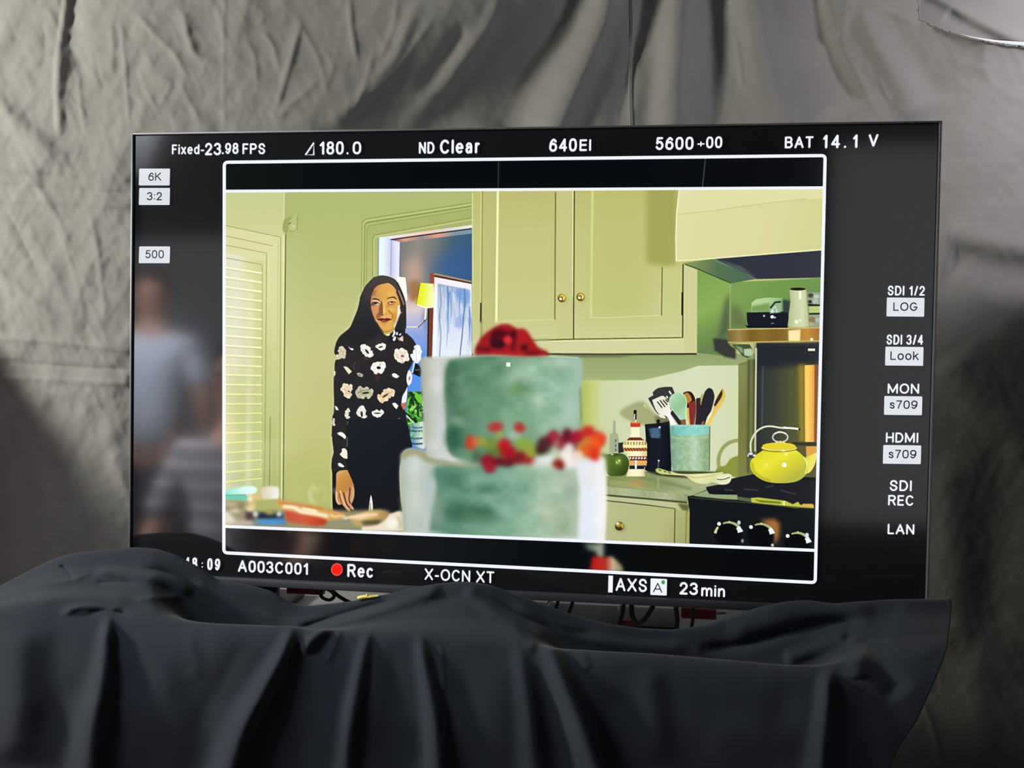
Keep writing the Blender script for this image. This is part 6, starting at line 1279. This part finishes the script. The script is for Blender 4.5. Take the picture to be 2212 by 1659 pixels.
cable([(1364, 1285), (1364, 1305), (1366, 1330), (1376, 1346), (1388, 1342), (1402, 1324), (1412, 1305), (1420, 1285)], .035, .0038, 'black cable bent into a loop under the monitor')
cable([(1456, 1285), (1460, 1312), (1463, 1338), (1460, 1372)], .05, .0036, 'black cable hanging right of the looped cable')
cable([(1498, 1290), (1497, 1318), (1497, 1336), (1490, 1374)], .05, .0026, 'thin black cable hanging in front of the red strap')
cable([(1210, 1285), (1205, 1300), (1200, 1316), (1190, 1350)], .05, .0028, 'thin black cable nearest the white-tipped plug')
cable([(1240, 1290), (1234, 1310), (1228, 1325), (1215, 1356)], .06, .0028, 'thin black cable over the grey case')
cable([(712, 1270), (728, 1285), (745, 1296), (765, 1306), (800, 1330)], .03, .0030, 'black cable slanting down left of the yellow clip')
cable([(690, 1280), (702, 1272), (716, 1278), (722, 1288), (712, 1296), (698, 1292), (692, 1284)], .045, .0028, 'small tangle of black wire left of the yellow clip')
b = MB(); b.tube([P_(1191, 1296, .04), P_(1180, 1308, .035)], .0035, 10); b.tube([P_(1180, 1308, .035), P_(1172, 1320, .03)], .0022, 8); tag(b.build('plug', M_silver), 'white-tipped plug slanting down at the left of the cables', 'plug')
b = MB(); b.tube([P_(1548, 1326, .03), P_(1566, 1325, .03)], .0036, 10); b.tube([P_(1566, 1325, .03), P_(1574, 1325, .03)], .0022, 8); tag(b.build('plug', M_silver), 'shiny metal plug lying near the right cloth lump', 'plug')
b = MB(); b.tube([P_(1341, 1306, .055), P_(1338, 1318, .055)], .0028, 10); tag(b.build('plug', M_silver), 'small bright plug end beside the straight black cable', 'plug')
def strap(px0, py0, px1, py1, y, h, label):
    a, c = Vector(P_(px0, py0, y)), Vector(P_(px1, py1, y)); d = (c-a).length; b = MB()
    b.box(tuple((a+c)/2), (d, .012, h), rot=None, bev=.001); o = b.build('strap', M_redfab); tag(o, label, 'strap'); return o
strap(622, 1268, 700, 1280, .06, .012, 'red strap seen under the monitor left of the yellow clip')
strap(1472, 1318, 1546, 1330, .075, .016, 'red strap seen behind the thin black cable at the right')
strap(1335, 1342, 1372, 1348, .06, .010, 'small red strap at the foot of the looped cable')
b = MB(); c0 = np.array(P_(1290, 1330, .12)); b.box((c0[0], .13, ZT_ + .017), (.26, .08, .034), bev=.006); o = b.build('case', M_case); tag(o, 'flat grey case lying on the cart behind the cables', 'case')
# yellow clip resting on the cloth
c0 = Vector(P_(793, 1290.5, -.068)); b = MB(); b.tube([c0 + Vector((-.0135, 0, -.002)), c0 + Vector((-.006, 0, .0005)), c0 + Vector((.004, 0, .001)), c0 + Vector((.016, .002, .0025))], .0030, 10, .0016); b.tube([c0 + Vector((-.001, 0, .001)), c0 + Vector((.0005, 0, .0045))], .0020, 10); 
tag(b.build('clip', M_yellow), 'yellow plastic clip lying on the black cloth under the monitor', 'clip')
# ---------------------------------------------------------------- the crew who are mirrored in the dark left margin of the screen
def skin_body(name, joints, edges, mat, parent, root=0, sub=2):
    me = bpy.data.meshes.new(name); me.from_pydata([j[:3] for j in joints], edges, []); me.update()
    o = link(name, me, mat, parent)
    md = o.modifiers.new('skin', 'SKIN'); md.use_smooth_shade = True
    for i, v in enumerate(me.skin_vertices[0].data):
        r = joints[i][3]; v.radius = r if isinstance(r, tuple) else (r, r); v.use_root = (i == root)
    o.modifiers.new('smooth', 'SUBSURF').levels = sub; o.modifiers['smooth'].render_levels = sub
    return o
def stripes(name, base, line, period, frac):
    m = material(name, base, .85, .2); nt = m.node_tree; b = nt.nodes['Principled BSDF']
    tc = nt.nodes.new('ShaderNodeTexCoord'); sp = nt.nodes.new('ShaderNodeSeparateXYZ'); md = nt.nodes.new('ShaderNodeMath'); md.operation = 'MODULO'; md.inputs[1].default_value = period
    lt = nt.nodes.new('ShaderNodeMath'); lt.operation = 'LESS_THAN'; lt.inputs[1].default_value = period*frac; ad = nt.nodes.new('ShaderNodeMath'); ad.operation = 'ADD'; ad.inputs[1].default_value = 5.0
    mx = nt.nodes.new('ShaderNodeMix'); mx.data_type = 'RGBA'; mx.inputs['A'].default_value = (*base, 1); mx.inputs['B'].default_value = (*line, 1)
    nt.links.new(tc.outputs['Object'], sp.inputs[0]); nt.links.new(sp.outputs['Z'], ad.inputs[0]); nt.links.new(ad.outputs[0], md.inputs[0]); nt.links.new(md.outputs[0], lt.inputs[0]); nt.links.new(lt.outputs[0], mx.inputs['Factor']); nt.links.new(mx.outputs['Result'], b.inputs['Base Color'])
    return m
M_skin = material('skin', (.55, .30, .21), .55, .35); M_hair = material('brown_hair', (.035, .022, .015), .6, .3); M_eye = material('dark_eye', (.02, .015, .012), .25, .5); M_lip = material('lip', (.36, .13, .11), .5, .3)
M_shirt1 = stripes('grey_striped_jersey', (.20, .19, .22), (.85, .83, .85), .062, .12); M_shirt2 = material('pale_blue_cotton', (.58, .62, .74), .85, .2); M_jeans = material('dark_denim', (.03, .04, .065), .85, .2); M_shoe = material('black_shoe', (.02, .02, .02), .5, .4)
def person(loc, rz, seated, shirt, label, hand_up=0):
    root = empty('person', loc, label, 'person'); root.rotation_euler = (0, 0, rz)
    sh = 1.06 if seated else 1.44; hip = .52 if seated else .93
    nk = sh + .07; hd = sh + .22
    # body: pelvis, spine, neck, head; arms; legs (facing +y)
    J = [(0, 0, hip, (.15, .11)), (0, 0, hip+.20, (.135, .10)), (0, -.01, sh-.16, (.15, .11)), (0, -.01, sh-.02, (.11, .085)), (0, .0, nk+.03, (.055, .058)), (0, .012, hd-.045, (.068, .078)), (0, .015, hd+.03, (.078, .092)), (0, .008, hd+.095, (.055, .066)), (0, .105, hd-.015, (.010, .012))]
    Eg = [(0, 1), (1, 2), (2, 3), (3, 4), (4, 5), (5, 6), (6, 7), (6, 8)]
    hands = []
    for s in (-1, 1):
        i = len(J)
        el = (s*.27, .05, sh-.31); wr = (s*.20, .28, sh-.38) if seated else (s*.29, .06, sh-.57)
        J += [(s*.165, -.01, sh-.04, .062), (s*.22, .0, sh-.15, .052), (*el, .042), (*wr, .030)]
        d = (Vector(wr)-Vector(el)).normalized(); pm = Vector(wr) + d*.075
        J += [(*pm, (.040, .018))]
        Eg += [(3, i), (i, i+1), (i+1, i+2), (i+2, i+3), (i+3, i+4)]
        sd = Vector((0, 0, 1)).cross(d) if seated else Vector((0, 1, 0)); sd.normalize(); dn = d.cross(sd).normalized()
        if dn.z > 0 and seated: dn = -dn
        for f, (off, ln) in enumerate(((-.030, .062), (-.010, .074), (.010, .070), (.030, .054))):
            k = len(J); a = pm + sd*off + d*.022; c = a + d*ln*.5 + dn*.006; e = c + d*ln*.40 + dn*.022
            J += [(*a, .0092), (*c, .0086), (*e, .0072)]; Eg += [(i+4, k), (k, k+1), (k+1, k+2)]
        k = len(J); a = pm - d*.03 - sd*.034*1; c = a - sd*.022 + d*.028 + dn*.008; e = c + d*.028
        J += [(*a, .011), (*c, .0095), (*e, .008)]; Eg += [(i+4, k), (k, k+1), (k+1, k+2)]
    legs = []
    for s in (-1, 1):
        i = len(J)
        if seated: L = [(s*.10, .06, hip-.01, .085), (s*.13, .43, hip+.02, .062), (s*.13, .44, .28, .052), (s*.13, .42, .085, .036), (s*.14, .56, .035, (.036, .028))]
        else: L = [(s*.10, .0, hip-.12, .085), (s*.105, .02, .50, .060), (s*.105, .0, .28, .052), (s*.105, -.01, .085, .036), (s*.12, .13, .035, (.036, .028))]
        legs.append(L); J += L; Eg += [(0, i), (i, i+1), (i+1, i+2), (i+2, i+3), (i+3, i+4)]
    body = skin_body('body', J, Eg, M_skin, root)
    # face and hair
    for s in (-1, 1):
        b = MB(); bmesh.ops.create_uvsphere(b.bm, u_segments=12, v_segments=8, radius=.011, matrix=Matrix.Translation((s*.032, .098, hd+.022))); b.build('eye', M_eye, root)
        b = MB(); bmesh.ops.create_uvsphere(b.bm, u_segments=12, v_segments=8, radius=1, matrix=Matrix.Translation((s*.080, .012, hd+.005)) @ Matrix.Diagonal((.010, .018, .030, 1))); b.build('ear', M_skin, root)
    b = MB(); bmesh.ops.create_uvsphere(b.bm, u_segments=14, v_segments=8, radius=1, matrix=Matrix.Translation((0, .088, hd-.055)) @ Matrix.Diagonal((.026, .010, .008, 1))); b.build('mouth', M_lip, root)
    b = MB(); bmesh.ops.create_uvsphere(b.bm, u_segments=24, v_segments=16, radius=1, matrix=Matrix.Translation((0, -.012, hd+.055)) @ Matrix.Diagonal((.094, .108, .088, 1)))
    for v in b.bm.verts:
        if v.co.y > .03 and v.co.z < hd+.085: v.co.y = .03 + (v.co.y-.03)*.25
    b.build('hair', M_hair, root)
    # shirt: torso and short sleeves a little outside the body
    S = [(0, 0, hip-(.0 if seated else .10), (.178, .140)), (0, 0, hip+.20, (.158, .125)), (0, -.01, sh-.16, (.170, .130)), (0, -.01, sh-.01, (.118, .095)), (0, -.002, sh+.045, (.066, .066))]; SE = [(0, 1), (1, 2), (2, 3), (3, 4)]
    for s in (-1, 1):
        i = len(S); S += [(s*.168, -.01, sh-.035, .082), (s*.222, .002, sh-.15, .072), (s*.258, .034, sh-.25, .064)]; SE += [(3, i), (i, i+1), (i+1, i+2)]
    skin_body('shirt', S, SE, shirt, root)
    T = [(0, 0, hip, (.165, .125))]; TE = []
    for L in legs:
        i = len(T); T += [(*L[0][:3], .105), (*L[1][:3], .080), (*L[2][:3], .070), (L[3][0], L[3][1], .12, .058)]; TE += [(0, i), (i, i+1), (i+1, i+2), (i+2, i+3)]
    skin_body('trousers', T, TE, M_jeans, root)
    for L in legs:
        f = L[4]; b = MB(); b.box((f[0], f[1]-.045, .042), (.095, .27, .084), bev=.035, seg=3); b.build('shoe', M_shoe, root)
    return root
person((-.99, -1.22, 0), .0, True, M_shirt1, 'seated person in grey striped shirt mirrored low in the screen margin')
person((-2.12, -2.62, 0), -.25, False, M_shirt2, 'standing person in pale blue shirt mirrored in the left screen margin')
# stool under the seated person
M_stool = material('stool_black', (.02, .02, .022), .5, .4)
st = empty('stool', (-.99, -1.24, 0), 'black stool carrying the seated person mirrored in the screen', 'stool')
b = MB(); b.box((0, -.02, .345), (.34, .30, .04), bev=.012); b.build('seat', M_stool, st)
for sx in (-.15, .15):
    for sy in (-.14, .14):
        b = MB(); b.tube([(sx*1.1, sy*1.1, 0), (sx*.9, sy*.9, .33)], .013, 8); b.build('leg', M_stool, st)
